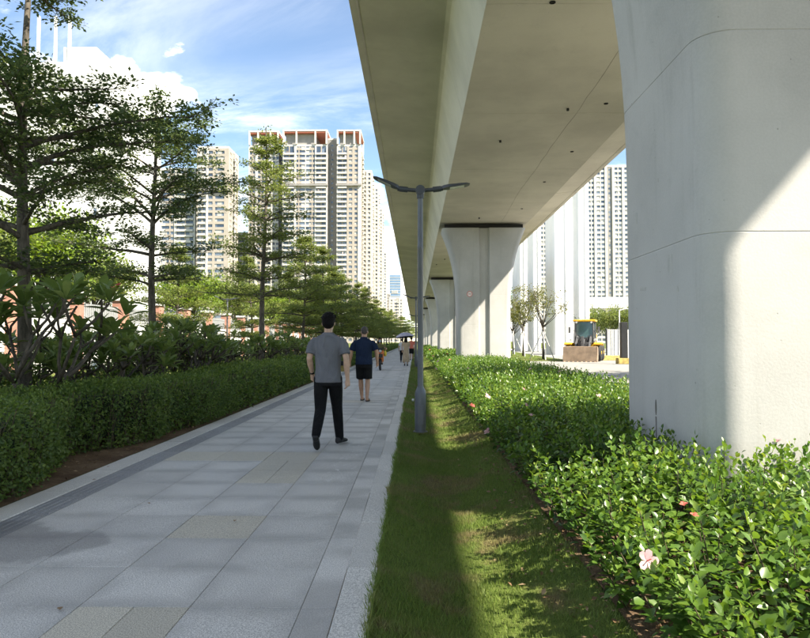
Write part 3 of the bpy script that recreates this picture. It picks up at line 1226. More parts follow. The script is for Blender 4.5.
tw('small cream tower at the low end of the stepped row', 376, 386.5, 252, 680, 22, FD, crown=False, wall='tower_white')
tw('left beige tower with brown cap and bright right edge behind the trees', 197, 229, 146, 340, 20, FL, crown=False, ledge=at(200, 191, 340).z, wall='tower_beige')
tw('lower pale block with many balconies behind the second tree', 121, 196, 168, 345, 22, FB + [], crown=False, wall='tower_beige')
tw('low apartment block between the trees below the left towers', 228, 262, 232, 430, 20, FB, crown=False, wall='tower_beige')
# far blue office and slabs near the vanishing point
p0, p1 = at(389.5, 275, 900), at(400.5, 275, 900)
t = thing('office_tower', 'distant blue glass office tower with small sign near the viaduct end', 'tower', ((p0.x + p1.x) / 2, 900, 0))
w = p1.x - p0.x
m_ = MB(); m_.box(-w / 2, w / 2, 0, 20, 0, p0.z); m_.build('glass_wall', 'blue_glass', t)
m_ = MB()
for i in range(24):
    z = p0.z * (i + 1) / 25
    m_.box(-w / 2 - .1, w / 2 + .1, -.25, 0, z, z + .6)
m_.build('floor_band', 'tower_white', t)['kind'] = 'stuff'
m_ = MB()
zc = at(395, 292, 900).z
for i, (a, b) in enumerate(((-.28, -.20), (-.15, -.10), (-.06, .04), (.08, .12), (.15, .26))):
    m_.box(w * a, w * b, -.5, -.26, zc - 2.2, zc + (2.6 if i != 1 else 1.2))
m_.build('sign_lettering', 'tower_white', t)
tw('distant cream slab block below the blue office tower', 389, 403, 297, 640, 18, FD, crown=False, wall='tower_cream')
tw('distant grey slab block left of the cream slab below the office tower', 383.5, 390, 293, 700, 18, FD, crown=False, wall='tower_grey')
# right side
tw('tall white gridded tower seen between deck edge and nearest pier', 588, 629, 165, 410, 24, FR, crown=False, wall='tower_white', side=[(0, .2, 'wall'), (.2, .8, 'winw'), (.8, 1, 'wall')])
tw('distant white tower glimpsed as window column between white columns', 536, 552, 205, 420, 20, [(0, .3, 'trim'), (.3, .62, 'winw'), (.62, 1, 'trim')], crown=False, wall='tower_white')

# big white building on the left, behind the first tree
wb = thing('white_building', 'bright white building behind the nearest tree on the left', 'building', (at(-60, 60, 125).x, 125, 0))
bw_ = at(126, 60, 125).x - at(-60, 60, 125).x
hz = at(60, 62, 125).z
m_ = MB(); m_.box(0, bw_, 0, 18, 0, hz); m_.build('wall', 'white_wall', wb)
m_ = MB(); m_.box(bw_ * .62, bw_ * .80, 3, 10, hz + .002, at(90, 40, 125).z); m_.build('roof_house', 'white_wall', wb)
for i in range(2, 9, 2):
    for (a, b) in ((.22, .25), (.60, .625), (.84, .855)):
        z = 4 + i * 5.2
        m_ = MB(); m_.box(bw_ * a, bw_ * b, -.03, .05, z, z + 1.9)
        wv = m_.build('window', 'tower_glass', wb)
for u_ in (39, 56, 70):
    a = at(u_, 16, 128)
    m_ = MB(); m_.box(-.22, .22, -.22, .22, hz + .002, a.z); m_.build('roof_mast', 'white_wall', wb, (a.x - at(-60, 60, 125).x, 3, 0))

# tall white columns of an elevated ramp on the right, beyond the lawn
hcols = [(516, 529, 95), (532, 541, 90), (553, 574, 66), (577.5, 590, 82)]
names = ['broad white column nearest the flared pier, behind the young trees', 'slim white column behind the staked young trees',
         'widest tall white column rising behind the wheel loader bucket', 'tall white column just left of the gridded white tower']
for (u0, u1, Y), lb in zip(hcols, names):
    a, b = at(u0, 300, Y), at(u1, 300, Y)
    w = (b.x - a.x) / 2
    c = thing('white_column', lb, 'column', ((a.x + b.x) / 2, Y, 0), 0, 'tall white ramp columns')
    m = MB()
    pts = pier_outline(w, 2.0, .35)
    m.prism(pts, 'z', -.3, 24)
    q = m.build('shaft', 'white_concrete', c, (0, 2.0, 0))
    shade_auto(q.data, 28)
    m = MB()
    m.prism([(-w - .003, 22.6), (w + .003, 22.6), (w + 1.2, 24.6), (-w - 1.2, 24.6)], 'y', -.003, 4.003)
    m.build('cap', 'white_concrete', c)
# low white gallery behind the loader
a, b = at(590, 308, 95), at(660, 297, 95)
c = thing('white_canopy', 'long white flat canopy in front of the gridded tower', 'canopy', (a.x, 95, 0))
m_ = MB(); m_.box(0, b.x - a.x, 0, 9, a.z, b.z); m_.build('roof_slab', 'white_wall', c)
for i in range(3):
    m_ = MB(); m_.cyl((2 + i * 4, 6, 0), (2 + i * 4, 6, a.z), .25, .25, 10); m_.build('post', 'white_wall', c)

# ------------------------------------------------------------------ vegetation
Z3 = np.array([0., 0., 1.])


def vnoise(x, y, s):
    """cheap smooth 2-D noise in numpy"""
    return (np.sin(x * 1.7 + s) * np.sin(y * 2.3 + s * 1.7) + .6 * np.sin(x * 4.1 - y * 3.3 + s * 2.1) + .4 * np.sin(x * 7.7 + y * 8.9 + s)) / 2.0


# --- grass
def blades(name, x0, x1, y0, y1, n, size, zf, seed, kind='stuff', label=None, pw=1.0):
    rs = np.random.RandomState(seed)
    x = rs.uniform(x0, x1, n)
    y = y0 + (y1 - y0) * rs.rand(n) ** pw
    z = zf(x, y) - .003
    P = np.stack([x, y, z], 1)
    A = norm(np.stack([rs.normal(0, .38, n), rs.normal(0, .38, n), np.ones(n)], 1))
    Nn = rand_unit(rs, n)
    S = size * rs.uniform(.45, 1.25, n) * (1 + .35 * vnoise(x * 1.3, y * 1.3, 2.0))
    me = leaf_mesh(name, P, A, Nn, S, 'grass_blade', BLADE, rs.rand(n))
    o = link(name, me)
    tag(o, label, 'grass', None, 'stuff')
    return o


blades('verge_grass', -.235, 1.06, 2.2, 9, 84000, .036, strip_z, 11, label='short green turf with dry patches along the path kerb')
blades('verge_grass', -.235, 1.06, 9, 24, 46000, .048, strip_z, 12, label='darker verge turf around and beyond the lamp post', pw=1.3)
blades('verge_grass', -.23, 1.06, 24, 80, 30000, .085, strip_z, 13, label='distant narrow strip of verge turf beside the path', pw=1.5)
# a ragged fringe that leans over the kerb
blades('verge_grass', -.250, -.215, 2.2, 16, 5200, .060, lambda x, y: np.zeros_like(x) - .012, 14, label='ragged grass fringe leaning over the kerb stones')
blades('lawn_grass', -15.6, -5.2, 10, 70, 60000, .11, lambda x, y: -.03 + 0 * x, 15, label='rough lawn between the hedge and the boundary wall')
blades('lawn_grass', 4.8, 10.8, 45.6, 75, 26000, .09, lambda X, Y: .015 + .5 * np.clip((Y - 45.5) / 22, 0, 1) * np.clip((10.9 - X) / 2, 0, 1), 16, label='sunlit lawn under the staked young trees')


# --- hibiscus hedge
def shoots(rs, x, y, h, lean, nleaf, size, t0=.25):
    """leafy upright shoots; returns leaf arrays and the shoot lines"""
    n = len(x)
    base = np.stack([x, y, np.full(n, .02)], 1)
    d = norm(np.stack([lean + rs.normal(0, .16, n), rs.normal(0, .18, n), np.ones(n)], 1))
    P, A, Nn, S, Q = [], [], [], [], []
    az0 = rs.uniform(0, 2 * PI, n)
    tone = np.clip(rs.normal(.42, .2, n), 0, 1)
    for k in range(nleaf):
        t = t0 + (1 - t0) * (k / (nleaf - 1)) ** .75
        az = az0 + k * 2.399 + rs.normal(0, .3, n)
        el = np.radians(np.interp(t, [t0, .75, 1], [-14, 16, 62])) + rs.normal(0, .28, n)
        a = np.stack([np.cos(az) * np.cos(el), np.sin(az) * np.cos(el), np.sin(el)], 1)
        p = base + d * (h * t)[:, None] + a * .012
        s = size * np.interp(t, [t0, .7, 1], [1.0, 1.0, .55]) * rs.uniform(.65, 1.25, n)
        up = np.tile(Z3, (n, 1)) + rs.normal(0, .35, (n, 3))
        P.append(p); A.append(a); Nn.append(up); S.append(s)
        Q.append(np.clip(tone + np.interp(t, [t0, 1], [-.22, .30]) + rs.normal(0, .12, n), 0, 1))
    return np.concatenate(P), np.concatenate(A), np.concatenate(Nn), np.concatenate(S), np.concatenate(Q), base, base + d * h[:, None]


def not_pier(x, y, m=.03):
    k = np.round((y - (PIER_Y + 1)) / SPAN)
    yy = y - (PIER_Y + 1) - k * SPAN
    return ~((np.abs(x - VX) < 1.31 + m) & (np.abs(yy) < 1.0 + m) & (k >= 0))


def hib_zone(rs, n, y0, y1, x1=4.25, x0=1.06):
    x = rs.uniform(x0, x1, n)
    y = rs.uniform(y0, y1, n)
    ok = not_pier(x, y)
    x, y = x[ok], y[ok]
    edge = np.clip((x - 1.0) / .55, 0, 1)
    redge = np.clip((4.4 - x) / .4, 0, 1)
    h = (.30 + .30 * edge ** .7) * (.75 + .25 * redge) + .055 * vnoise(x * 1.6, y * 1.6, 1.0) + rs.normal(0, .045, len(x))
    h += (rs.rand(len(x)) < .05) * rs.uniform(.03, .14, len(x))
    lean = -.50 * (1 - edge) ** 1.2 + .3 * (1 - redge)
    return x, y, np.clip(h, .15, .95), lean


rsH = np.random.RandomState(21)
hib = thing('hibiscus_hedge', 'glossy green hibiscus hedge with pink flowers beside the concrete piers', 'hedge', (0, 0, 0))
x, y, h, lean = hib_zone(rsH, 3900, 1.6, 11.5)
P, A, Nn, S, Q, b0, b1 = shoots(rsH, x, y, h, lean, 18, .069)
# the 300 leaves that show largest become pieces of their own
camv = np.array([0, 0, CAMH])
dist = np.linalg.norm(P - camv, axis=1)
uu = 415 + 663 * P[:, 0] / P[:, 1]
vv = 341 + 663 * (CAMH - P[:, 2]) / P[:, 1]
ledge = .30 + .30 * np.clip((P[:, 0] - 1.0) / .55, 0, 1) ** .7
vis = (uu < 805) & (vv < 632) & (uu > 500) & (P[:, 2] > ledge - .06) & (P[:, 1] > 1)
score = np.where(vis, S / dist, 0)
top = np.argsort(-score)[:300]
mask = np.ones(len(P), bool)
mask[top] = False
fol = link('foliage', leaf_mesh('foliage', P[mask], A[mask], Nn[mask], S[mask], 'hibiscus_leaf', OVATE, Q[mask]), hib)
fol['kind'] = 'stuff'
lm = []
for q in range(6):
    me = mesh_np('leaf', OVATE[0] * (1, 1, 1 + .3 * (q % 3)), OVATE[1], np.full(len(OVATE[0]), .22 + .13 * q), False, ('hibiscus_leaf',))
    lm.append(me)
for i in top:
    a = Vector(A[i]).normalized()
    s = a.cross(Vector(Nn[i])).normalized()
    u_ = s.cross(a)
    o = link('leaf', lm[min(5, int(Q[i] * 6))], hib)
    M4 = Matrix((s, a, u_)).transposed().to_4x4()
    o.matrix_world = Matrix.Translation(Vector(P[i])) @ M4 @ Matrix.Scale(float(S[i]), 4)
# stems
m_ = MB()
for i in range(0, len(b0), 4):
    m_.tube([b0[i], (b0[i] * .5 + b1[i] * .5) + rsH.normal(0, .012, 3), b1[i] - (b1[i] - b0[i]) * .04], [.006, .0045, .002], 4)
o = m_.build('stem', 'hedge_stem', hib)
o['kind'] = 'stuff'
# middle distance and far
x, y, h, lean = hib_zone(rsH, 4200, 11.5, 34)
P, A, Nn, S, Q, b0, b1 = shoots(rsH, x, y, h, lean, 12, .100)
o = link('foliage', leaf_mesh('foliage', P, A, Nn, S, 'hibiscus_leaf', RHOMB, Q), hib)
o['kind'] = 'stuff'
x, y, h, lean = hib_zone(rsH, 2600, 34, 120)
P, A, Nn, S, Q, b0, b1 = shoots(rsH, x, y, h, lean, 11, .20)
o = link('foliage', leaf_mesh('foliage', P, A, Nn, S, 'hibiscus_leaf', RHOMB, Q), hib)
o['kind'] = 'stuff'
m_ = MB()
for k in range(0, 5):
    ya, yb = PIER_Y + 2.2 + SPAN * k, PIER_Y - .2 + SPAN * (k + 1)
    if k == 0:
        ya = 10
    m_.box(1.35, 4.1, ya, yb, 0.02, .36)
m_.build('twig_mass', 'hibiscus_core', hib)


# flowers
PETAL = (np.array([(0, 0, 0), (-.16, .22, .04), (.16, .22, .04), (-.36, .55, .0), (.36, .55, .0), (-.30, .88, -.12), (.30, .88, -.12), (-.02, 1.0, -.20), (0, .3, -.04), (0, .65, -.06)], dtype=np.float32),
         np.array([(0, 2, 8), (0, 8, 1), (8, 2, 4), (8, 4, 9), (8, 9, 3), (8, 3, 1), (9, 4, 6), (9, 6, 7), (9, 7, 5), (9, 5, 3)], dtype=np.int32))
def flower_mesh(name, mat, seed, r=1.0):
    rr = np.random.RandomState(seed)
    P, A, Nn, S = [], [], [], []
    for k in range(5):
        az = 2 * PI * k / 5 + rr.normal(0, .12)
        el = R(38) + rr.normal(0, .15)
        P.append((0, 0, 0)); A.append((math.cos(az) * math.cos(el), math.sin(az) * math.cos(el), math.sin(el)))
        Nn.append((-math.cos(az) * .6, -math.sin(az) * .6, 1)); S.append(r)
    wide = (PETAL[0], PETAL[1])
    return leaf_mesh(name, np.array(P, float), np.array(A), np.array(Nn, float), np.array(S), mat, wide, np.array([.55, .8, .65, .9, .7]))


fm = [flower_mesh('flower', 'petal_pink', 1), flower_mesh('flower', 'petal_pink', 2), flower_mesh('flower', 'petal_red', 3)]
m_ = MB(); m_.tube([(0, 0, 0), (0, .02, .5), (0, .05, .85)], [.05, .04, .06], 6)
me_st = m_.mesh('stamen', 'petal_red')


def ground_pix(u, v, z):
    d = pix_dir(u, v)
    t = (z - CAMH) / d.z
    return Vector((d.x * t, d.y * t, z))


fl = [(647, 561, .46, .060, 0, -.9, -.5), (487, 397, .52, .075, 1, -.5, -.2), (488, 432, .30, .065, 1, -.9, 0), (524, 390, .62, .06, 1, 0, -.2), (526, 406, .62, .055, 1, .2, -.3), (532, 416, .60, .05, 0, 0, -.3),
      (472, 406, .40, .06, 2, -.6, 0), (468, 369, .62, .07, 1, 0, -.2), (511, 378, .62, .06, 1, 0, 0), (530, 370, .64, .07, 1, 0, -.2), (599, 397, .64, .06, 1, .1, -.2), (560, 372, .64, .07, 1, 0, 0),
      (778, 442, .66, .05, 0, 0, -.3), (456, 354.5, .68, .11, 2, 0, -.2), (447, 354.5, .68, .11, 2, 0, -.2), (443, 354, .68, .1, 2, 0, 0), (433, 356.5, .62, .11, 2, -.3, 0), (429.5, 350, .66, .13, 2, -.2, 0), (435.5, 369, .42, .08, 1, -.6, 0),
      (438, 362, .60, .09, 1, -.4, -.2), (450, 360, .66, .07, 2, 0, -.2), (684, 505, .60, .028, 2, 0, -.1), (694, 516, .58, .028, 2, 0, -.1)]
for (u, v, z, r, kd, tx, ty) in fl:
    p = ground_pix(u, v, z)
    f = link('flower', fm[kd], hib, p)
    f.scale = (r * .8, r * .8, r * .8)
    f.rotation_euler = (R(60) * -ty * 1.0 + .2, R(60) * tx, rnd0.uniform(0, 6))
    s = link('stamen', me_st, f)

# litter below the hedge
rs = np.random.RandomState(5)
n = 1100
x = np.clip(rs.normal(1.12, .22, n), .55, 2.0); y = rs.uniform(2.2, 11, n)
P = np.stack([x, y, np.where(x < 1.05, strip_z(x, y) + .02, .022 + .05 * np.clip((x - 1.0) / .6, 0, 1))], 1)
A = np.stack([rs.normal(size=n), rs.normal(size=n), rs.normal(0, .25, n)], 1)
o = link('leaf_litter', leaf_mesh('leaf_litter', P, A, np.tile(Z3, (n, 1)) + rs.normal(0, .3, (n, 3)), rs.uniform(.02, .055, n), 'dry_leaf', RHOMB))
tag(o, 'dry brown fallen leaves scattered on the soil under the hibiscus', 'leaf litter', None, 'stuff')
n = 500
x = np.clip(rs.normal(-3.8, .25, n), -4.6, -3.45); y = rs.uniform(4.5, 14, n)
P = np.stack([x, y, np.full(n, .045)], 1)
A = np.stack([rs.normal(size=n), rs.normal(size=n), rs.normal(0, .3, n)], 1)
o = link('leaf_litter', leaf_mesh('leaf_litter', P, A, np.tile(Z3, (n, 1)) + rs.normal(0, .3, (n, 3)), rs.uniform(.02, .05, n), 'dry_leaf', RHOMB))
tag(o, 'dry leaves on the bare soil in front of the clipped hedge', 'leaf litter', None, 'stuff')
# a few leaves dropped on the paving
for (u, v) in ((108, 467), (147, 503), (92, 480), (236, 520), (60, 610)):
    p = ground_pix(u, v, .012)
    f = link('fallen_leaf', leaf_mesh('fallen_leaf', np.array([(0, 0, 0.)]), np.array([(1, .3, .1)]), np.array([(0, 0, 1.)]), np.array([.045]), 'dry_leaf', OVATE, np.array([.7])), None, p, (0, 0, rnd0.uniform(0, 6)))
    tag(f, {108: 'single dry leaf on the pale kerb beside the hedge', 147: 'dry leaf on the ribbed strip near the kerb', 92: 'small dry leaf close to the bare soil gap', 236: 'tiny dry leaf resting on the beige paving slab', 60: 'dry leaf on the grey slabs beside the bottom beige slab'}[u], 'leaf')
# stones in the soil gap
for i, (u, v, s) in enumerate(((127, 441, .05), (137, 440, .065), (143, 437, .04), (70, 447, .05))):
    p = ground_pix(u, v, .05)
    m = MB(); m.ell((0, 0, 0), (s * 1.1, s * .8, s * .55), 9, 6)
    for k in range(len(m.v)):
        q = m.v[k]; f = 1 + .18 * math.sin(q[0] * 40 + i) * math.cos(q[1] * 33)
        m.v[k] = (q[0] * f, q[1] * f, q[2] * f)
    o = m.build('stone', 'pier_stain' if i == 3 else 'soil_stone', None, p, (0, 0, i))
    tag(o, ['rough pale stone at the left of three in the hedge gap', 'largest rough stone in the bare hedge gap', 'small stone right of the largest one in the hedge gap', 'dark stone half under the near end of the hedge'][i], 'stone')


# --- clipped hedge on the left
def hedge_front(y):
    gap = np.exp(-((y - 7.7) / 1.1) ** 2) * .50 + np.exp(-((y - 10.0) / .6) ** 2) * .16
    return -3.49 - gap + .05 * vnoise(y * 1.1, y * .7, 4.0)


def hedge_top(y):
    return .73 + .03 * np.sin(y * .9) + .02 * np.sin(y * 2.3)


def hedge_leaves(rs, y0, y1, nf, nt, size, rough=.055):
    # front face
    y = rs.uniform(y0, y1, nf)
    zt = hedge_top(y)
    z = .02 + (zt - .02) * rs.rand(nf) ** .95
    x = hedge_front(y) - .10 * np.clip((z - zt + .18) / .18, 0, 1) ** 2 - .04 * np.clip((.22 - z) / .22, 0, 1)
    x = x + rough * vnoise(y * 3.3, z * 5.0, 2.0) + rs.normal(0, rough * .7, nf)
    P1 = np.stack([x, y, z], 1); N1 = np.tile((1., 0, .35), (nf, 1))
    y = rs.uniform(y0, y1, nt)
    xx = rs.rand(nt)
    x = hedge_front(y) - .05 - 1.12 * xx
    z = hedge_top(y) - .08 * np.clip((.12 - xx) / .12, 0, 1) + rough * vnoise(x * 3.3, y * 3.3, 3.0) + rs.normal(0, rough * .6, nt)
    sp = rs.rand(nt) < .02
    z = z + sp * rs.uniform(.02, .14, nt)
    P2 = np.stack([x, y, z], 1); N2 = np.tile((0, 0, 1.), (nt, 1))
    P = np.concatenate([P1, P2]); Nn = np.concatenate([N1, N2])
    n = len(P)
    A = norm(Nn * .55 + rand_unit(rs, n))
    up = norm(Nn + .8 * rand_unit(rs, n))
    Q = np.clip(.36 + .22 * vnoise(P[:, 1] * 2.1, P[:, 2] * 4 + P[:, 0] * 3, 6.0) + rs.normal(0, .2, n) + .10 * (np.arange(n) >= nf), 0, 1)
    return P, A, up, size * rs.uniform(.6, 1.3, n), Q


rsL = np.random.RandomState(31)
hd = thing('clipped_hedge', 'clipped dark green box hedge running along the left kerb', 'hedge', (0, 0, 0))
for (a, b, nf, nt, s, tm) in ((2.5, 13, 26000, 26000, .040, RHOMB), (13, 36, 20000, 26000, .062, RHOMB), (36, 150, 15000, 22000, .125, RHOMB)):
    P, A, up, S, Q = hedge_leaves(rsL, a, b, nf, nt, s)
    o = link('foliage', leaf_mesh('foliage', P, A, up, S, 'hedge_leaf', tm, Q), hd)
    o['kind'] = 'stuff'
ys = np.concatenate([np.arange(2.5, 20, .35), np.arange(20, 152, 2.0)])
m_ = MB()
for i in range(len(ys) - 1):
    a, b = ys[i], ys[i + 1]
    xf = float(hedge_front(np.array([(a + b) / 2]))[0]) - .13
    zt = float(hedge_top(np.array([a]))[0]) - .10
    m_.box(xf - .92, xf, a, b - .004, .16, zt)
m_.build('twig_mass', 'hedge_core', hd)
m_ = MB()
rr = random.Random(3)
for i in range(520):
    yy = rr.uniform(3, 16)
    xf = float(hedge_front(np.array([yy]))[0])
    x0_ = xf - rr.uniform(.02, .25)
    m_.tube([(x0_, yy, .0), (x0_ + rr.uniform(-.04, .05), yy + rr.uniform(-.05, .05), .22), (xf + rr.uniform(-.03, .05), yy + rr.uniform(-.1, .1), rr.uniform(.4, .8))], [.010, .007, .003], 4)
m_.build('stem', 'hedge_stem', hd)['kind'] = 'stuff'


# --- tiered trees
def tiered_tree(seed, H, levels, r0=.10, leaf=.062, tuft=13, dens=1.0, tip=True, spreadr=.12):
    """levels: (z, branch length, rise in degrees, number). Returns (wood MB, leaf arrays)"""
    rr = random.Random(seed)
    rs = np.random.RandomState(seed)
    w = MB()
    pts, rad = [], []
    lx, ly = rr.uniform(-.1, .1), rr.uniform(-.1, .1)
    for i in range(13):
        t = i / 12
        pts.append(Vector((lx * t + .04 * math.sin(t * 7 + seed), ly * t + .04 * math.cos(t * 6 + seed), H * t)))
        rad.append(r0 * (1.25 if i == 0 else 1) * (1 - .88 * t ** 1.1) + .006)
    w.tube(pts, rad, 9)

    def trunk_at(z):
        t = max(0, min(1, z / H)) * 12
        i = min(11, int(t))
        return pts[i].lerp(pts[i + 1], t - i), rad[i] + (rad[i + 1] - rad[i]) * (t - i)
    tufts = []
    for (z, L, rise, nb) in levels:
        a0 = rr.uniform(0, 6.28)
        for b in range(nb):
            az = a0 + 2 * PI * b / nb + rr.uniform(-.3, .3)
            Lb = L * rr.uniform(.55, 1.18)
            p, tr = trunk_at(z + rr.uniform(-.12, .12))
            el = R(rise + rr.uniform(-6, 6))
            bp = [p.copy()]
            segs = 8
            for s in range(segs):
                e = el * (1 - (s / segs)) ** .8 + R(rr.uniform(-4, 5))
                az += rr.uniform(-.12, .12)
                p = p + Vector((math.cos(az) * math.cos(e), math.sin(az) * math.cos(e), math.sin(e))) * (Lb / segs)
                bp.append(p.copy())
            br = max(.010, min(tr * .62, .012 + .016 * Lb))
            w.tube(bp, [br * (1 - .85 * i / segs) + .003 for i in range(segs + 1)], 5)
            for s in range(2, segs + 1):
                f = s / segs
                for sd in ((-1, 1) if s < segs else (-.6, 0, .6)):
                    if rr.random() > dens * 1.05 and s < segs:
                        continue
                    ta = az + sd * rr.uniform(.55, 1.1)
                    tl = Lb * rr.uniform(.22, .40) * (1.15 - .55 * f)
                    e = R(rr.uniform(-10, 28))
                    q = bp[s]
                    end = q + Vector((math.cos(ta) * math.cos(e), math.sin(ta) * math.cos(e), math.sin(e))) * tl
                    mid = q.lerp(end, .5) + Vector((0, 0, .02))
                    w.tube([q, mid, end], [.007, .005, .002], 4)
                    k = max(2, int(tl / .105))
                    for j in range(1, k + 1):
                        c = q.lerp(end, j / k)
                        tufts.append((c.x + rr.gauss(0, .05), c.y + rr.gauss(0, .05), c.z + .02 + rr.gauss(0, .06)))
    if tip:
        for i in range(26):
            z = H * rr.uniform(.86, 1.02)
            c, _ = trunk_at(z)
            tufts.append((c.x + rr.gauss(0, .12), c.y + rr.gauss(0, .12), z))
    T = np.array(tufts)
    n = len(T)
    nl = max(3, int(tuft))
    C = np.repeat(T, nl, 0)
    m = len(C)
    az = rs.uniform(0, 2 * PI, m)
    el = rs.normal(.15, .35, m)
    A = np.stack([np.cos(az) * np.cos(el), np.sin(az) * np.cos(el), np.sin(el)], 1)
    P = C + A * (rs.rand(m) ** .7 * spreadr)[:, None] + rs.normal(0, .03, (m, 3)) * (1, 1, .7)
    up = np.tile(Z3, (m, 1)) + rs.normal(0, .45, (m, 3))
    S = leaf * rs.uniform(.6, 1.25, m)
    Q = np.clip(np.repeat(rs.normal(.42, .2, n), nl) + rs.normal(0, .14, m), 0, 1)
    return w, P, A, up, S, Q


def put_tree(label, loc, seed, H, levels, mat='tree_leaf', rz=0, group='tiered trees along the left of the path', **k):
    w, P, A, up, S, Q = tiered_tree(seed, H, levels, **k)
    t = thing('tiered_tree', label, 'tree', loc, rz, group)
    tr = w.mesh('trunk', 'tree_bark', True, fix=False)
    link('trunk', tr, t)
    cr = link('crown', leaf_mesh('crown', P, A, up, S, mat, RHOMB, Q), t)
    return t


LV1 = [(2.5, 1.6, 10, 5), (3.15, 2.0, 16, 5), (3.75, 2.5, 32, 5), (4.2, 2.7, 28, 6), (4.6, 2.4, 20, 6), (5.0, 2.0, 12, 5), (5.4, 1.5, 8, 4), (7.2, 1.4, 10, 5), (7.6, 1.2, 18, 5), (8.0, .9, 25, 4)]
put_tree('nearest large tree with dark layered crown at the left edge', (-6.27, 10.5, -.05), 101, 8.7, LV1, r0=.115, tuft=19, leaf=.075, dens=.86)
LV2 = [(2.9, 1.5, 8, 4), (3.6, 1.9, 12, 4), (4.3, 2.3, 38, 5), (4.9, 2.2, 32, 5), (5.6, 1.8, 22, 5), (6.2, 1.4, 18, 5), (6.7, 1.0, 22, 4)]
put_tree('second tree from the left, forking into a wide flat crown', (-6.3, 15.9, -.05), 102, 7.3, LV2, r0=.105, tuft=16, leaf=.080, dens=.84)
LV3 = [(3.0, 1.9, 8, 5), (3.7, 2.1, 10, 5), (4.4, 2.0, 12, 6), (5.1, 1.9, 12, 6), (5.8, 1.7, 14, 5), (6.4, 1.5, 16, 5), (7.0, 1.2, 18, 5), (7.6, .95, 22, 5), (8.2, .7, 26, 4), (8.7, .4, 30, 4)]
put_tree('tall slender conical tree in front of the red-crowned towers', (-5.55, 24.0, -.05), 103, 9.25, LV3, 'tree_leaf_light', r0=.11, tuft=10, leaf=.092, dens=.80)
LV4 = [(2.2, 2.0, 8, 5), (2.9, 2.3, 10, 6), (3.6, 2.2, 12, 6), (4.3, 1.9, 12, 6), (5.0, 1.5, 16, 5), (5.7, 1.1, 18, 5), (6.3, .7, 25, 4), (6.8, .4, 30, 4)]
pa = put_tree('light green tree with thin trunk left of the walker in grey', (-6.0, 35.5, -.05), 104, 7.2, LV4, 'tree_leaf_light', r0=.09, tuft=9, leaf=.115, spreadr=.16, dens=.85)
LV5 = [(2.0, 2.1, 8, 5), (2.7, 2.5, 10, 6), (3.5, 2.5, 12, 6), (4.3, 2.2, 14, 6), (5.1, 1.8, 16, 6), (5.9, 1.3, 18, 5), (6.6, .9, 22, 4), (7.2, .5, 28, 4)]
pb = put_tree('light green layered tree rising above the walker in grey', (-6.1, 43.5, -.05), 105, 7.6, LV5, 'tree_leaf_light', r0=.10, tuft=9, leaf=.125, spreadr=.16, dens=.85)
row = [(-6.0, 51, .95), (-6.3, 58, 1.05), (-5.9, 65.5, 1.0), (-6.2, 73, .92), (-6.0, 81, 1.02), (-6.3, 90, 1.0), (-6.0, 99, .95), (-6.2, 109, 1.05), (-6.4, 120, 1.05), (-6.1, 132, 1.1), (-6.2, 145, 1.1), (-6.2, 160, 1.15), (-6.3, 178, 1.2), (-6.0, 200, 1.25),
       (-9.8, 40, .9), (-10.2, 54, 1.05), (-10, 70, 1.1), (-10.3, 88, 1.1), (-10, 108, 1.15), (-11.0, 30, .8), (-4.9, 225, 1.3), (-4.6, 255, 1.4), (-4.8, 290, 1.6), (-2.5, 330, 1.6), (.2, 360, 1.7), (3.0, 380, 1.7), (6.0, 390, 1.8)]
place = ['third', 'fourth', 'fifth', 'sixth', 'seventh', 'eighth', 'ninth', 'tenth', 'eleventh', 'twelfth', 'thirteenth', 'fourteenth', 'fifteenth', 'sixteenth']
for i, (x, y, s) in enumerate(row):
    c = copy_tree(pa if i % 2 else pb)
    c.location = (x, y, -.05)
    c.rotation_euler = (R(rnd0.uniform(-2.5, 2.5)), R(rnd0.uniform(-2.5, 2.5)), 1.3 * i)
    c.scale = (s * rnd0.uniform(.9, 1.2), s * rnd0.uniform(.9, 1.2), s * rnd0.uniform(.92, 1.08))
    if i < 14:
        c['label'] = '%s light green tree counted along the hedge from the walker in grey' % place[i]
    elif i < 20:
        c['label'] = ['back-row tree on the lawn behind the twin lamp', 'second back-row tree on the lawn past the twin lamp', 'third back-row tree on the lawn past the twin lamp', 'fourth back-row tree on the lawn past the twin lamp', 'farthest back-row tree on the lawn past the twin lamp', 'small back-row tree before the white wall, near the twin lamp'][i - 14]
    else:
        c['label'] = 'distant dark tree closing the end of the path, number %s from its near end' % ['one', 'two', 'three', 'four', 'five', 'six', 'seven'][i - 20]


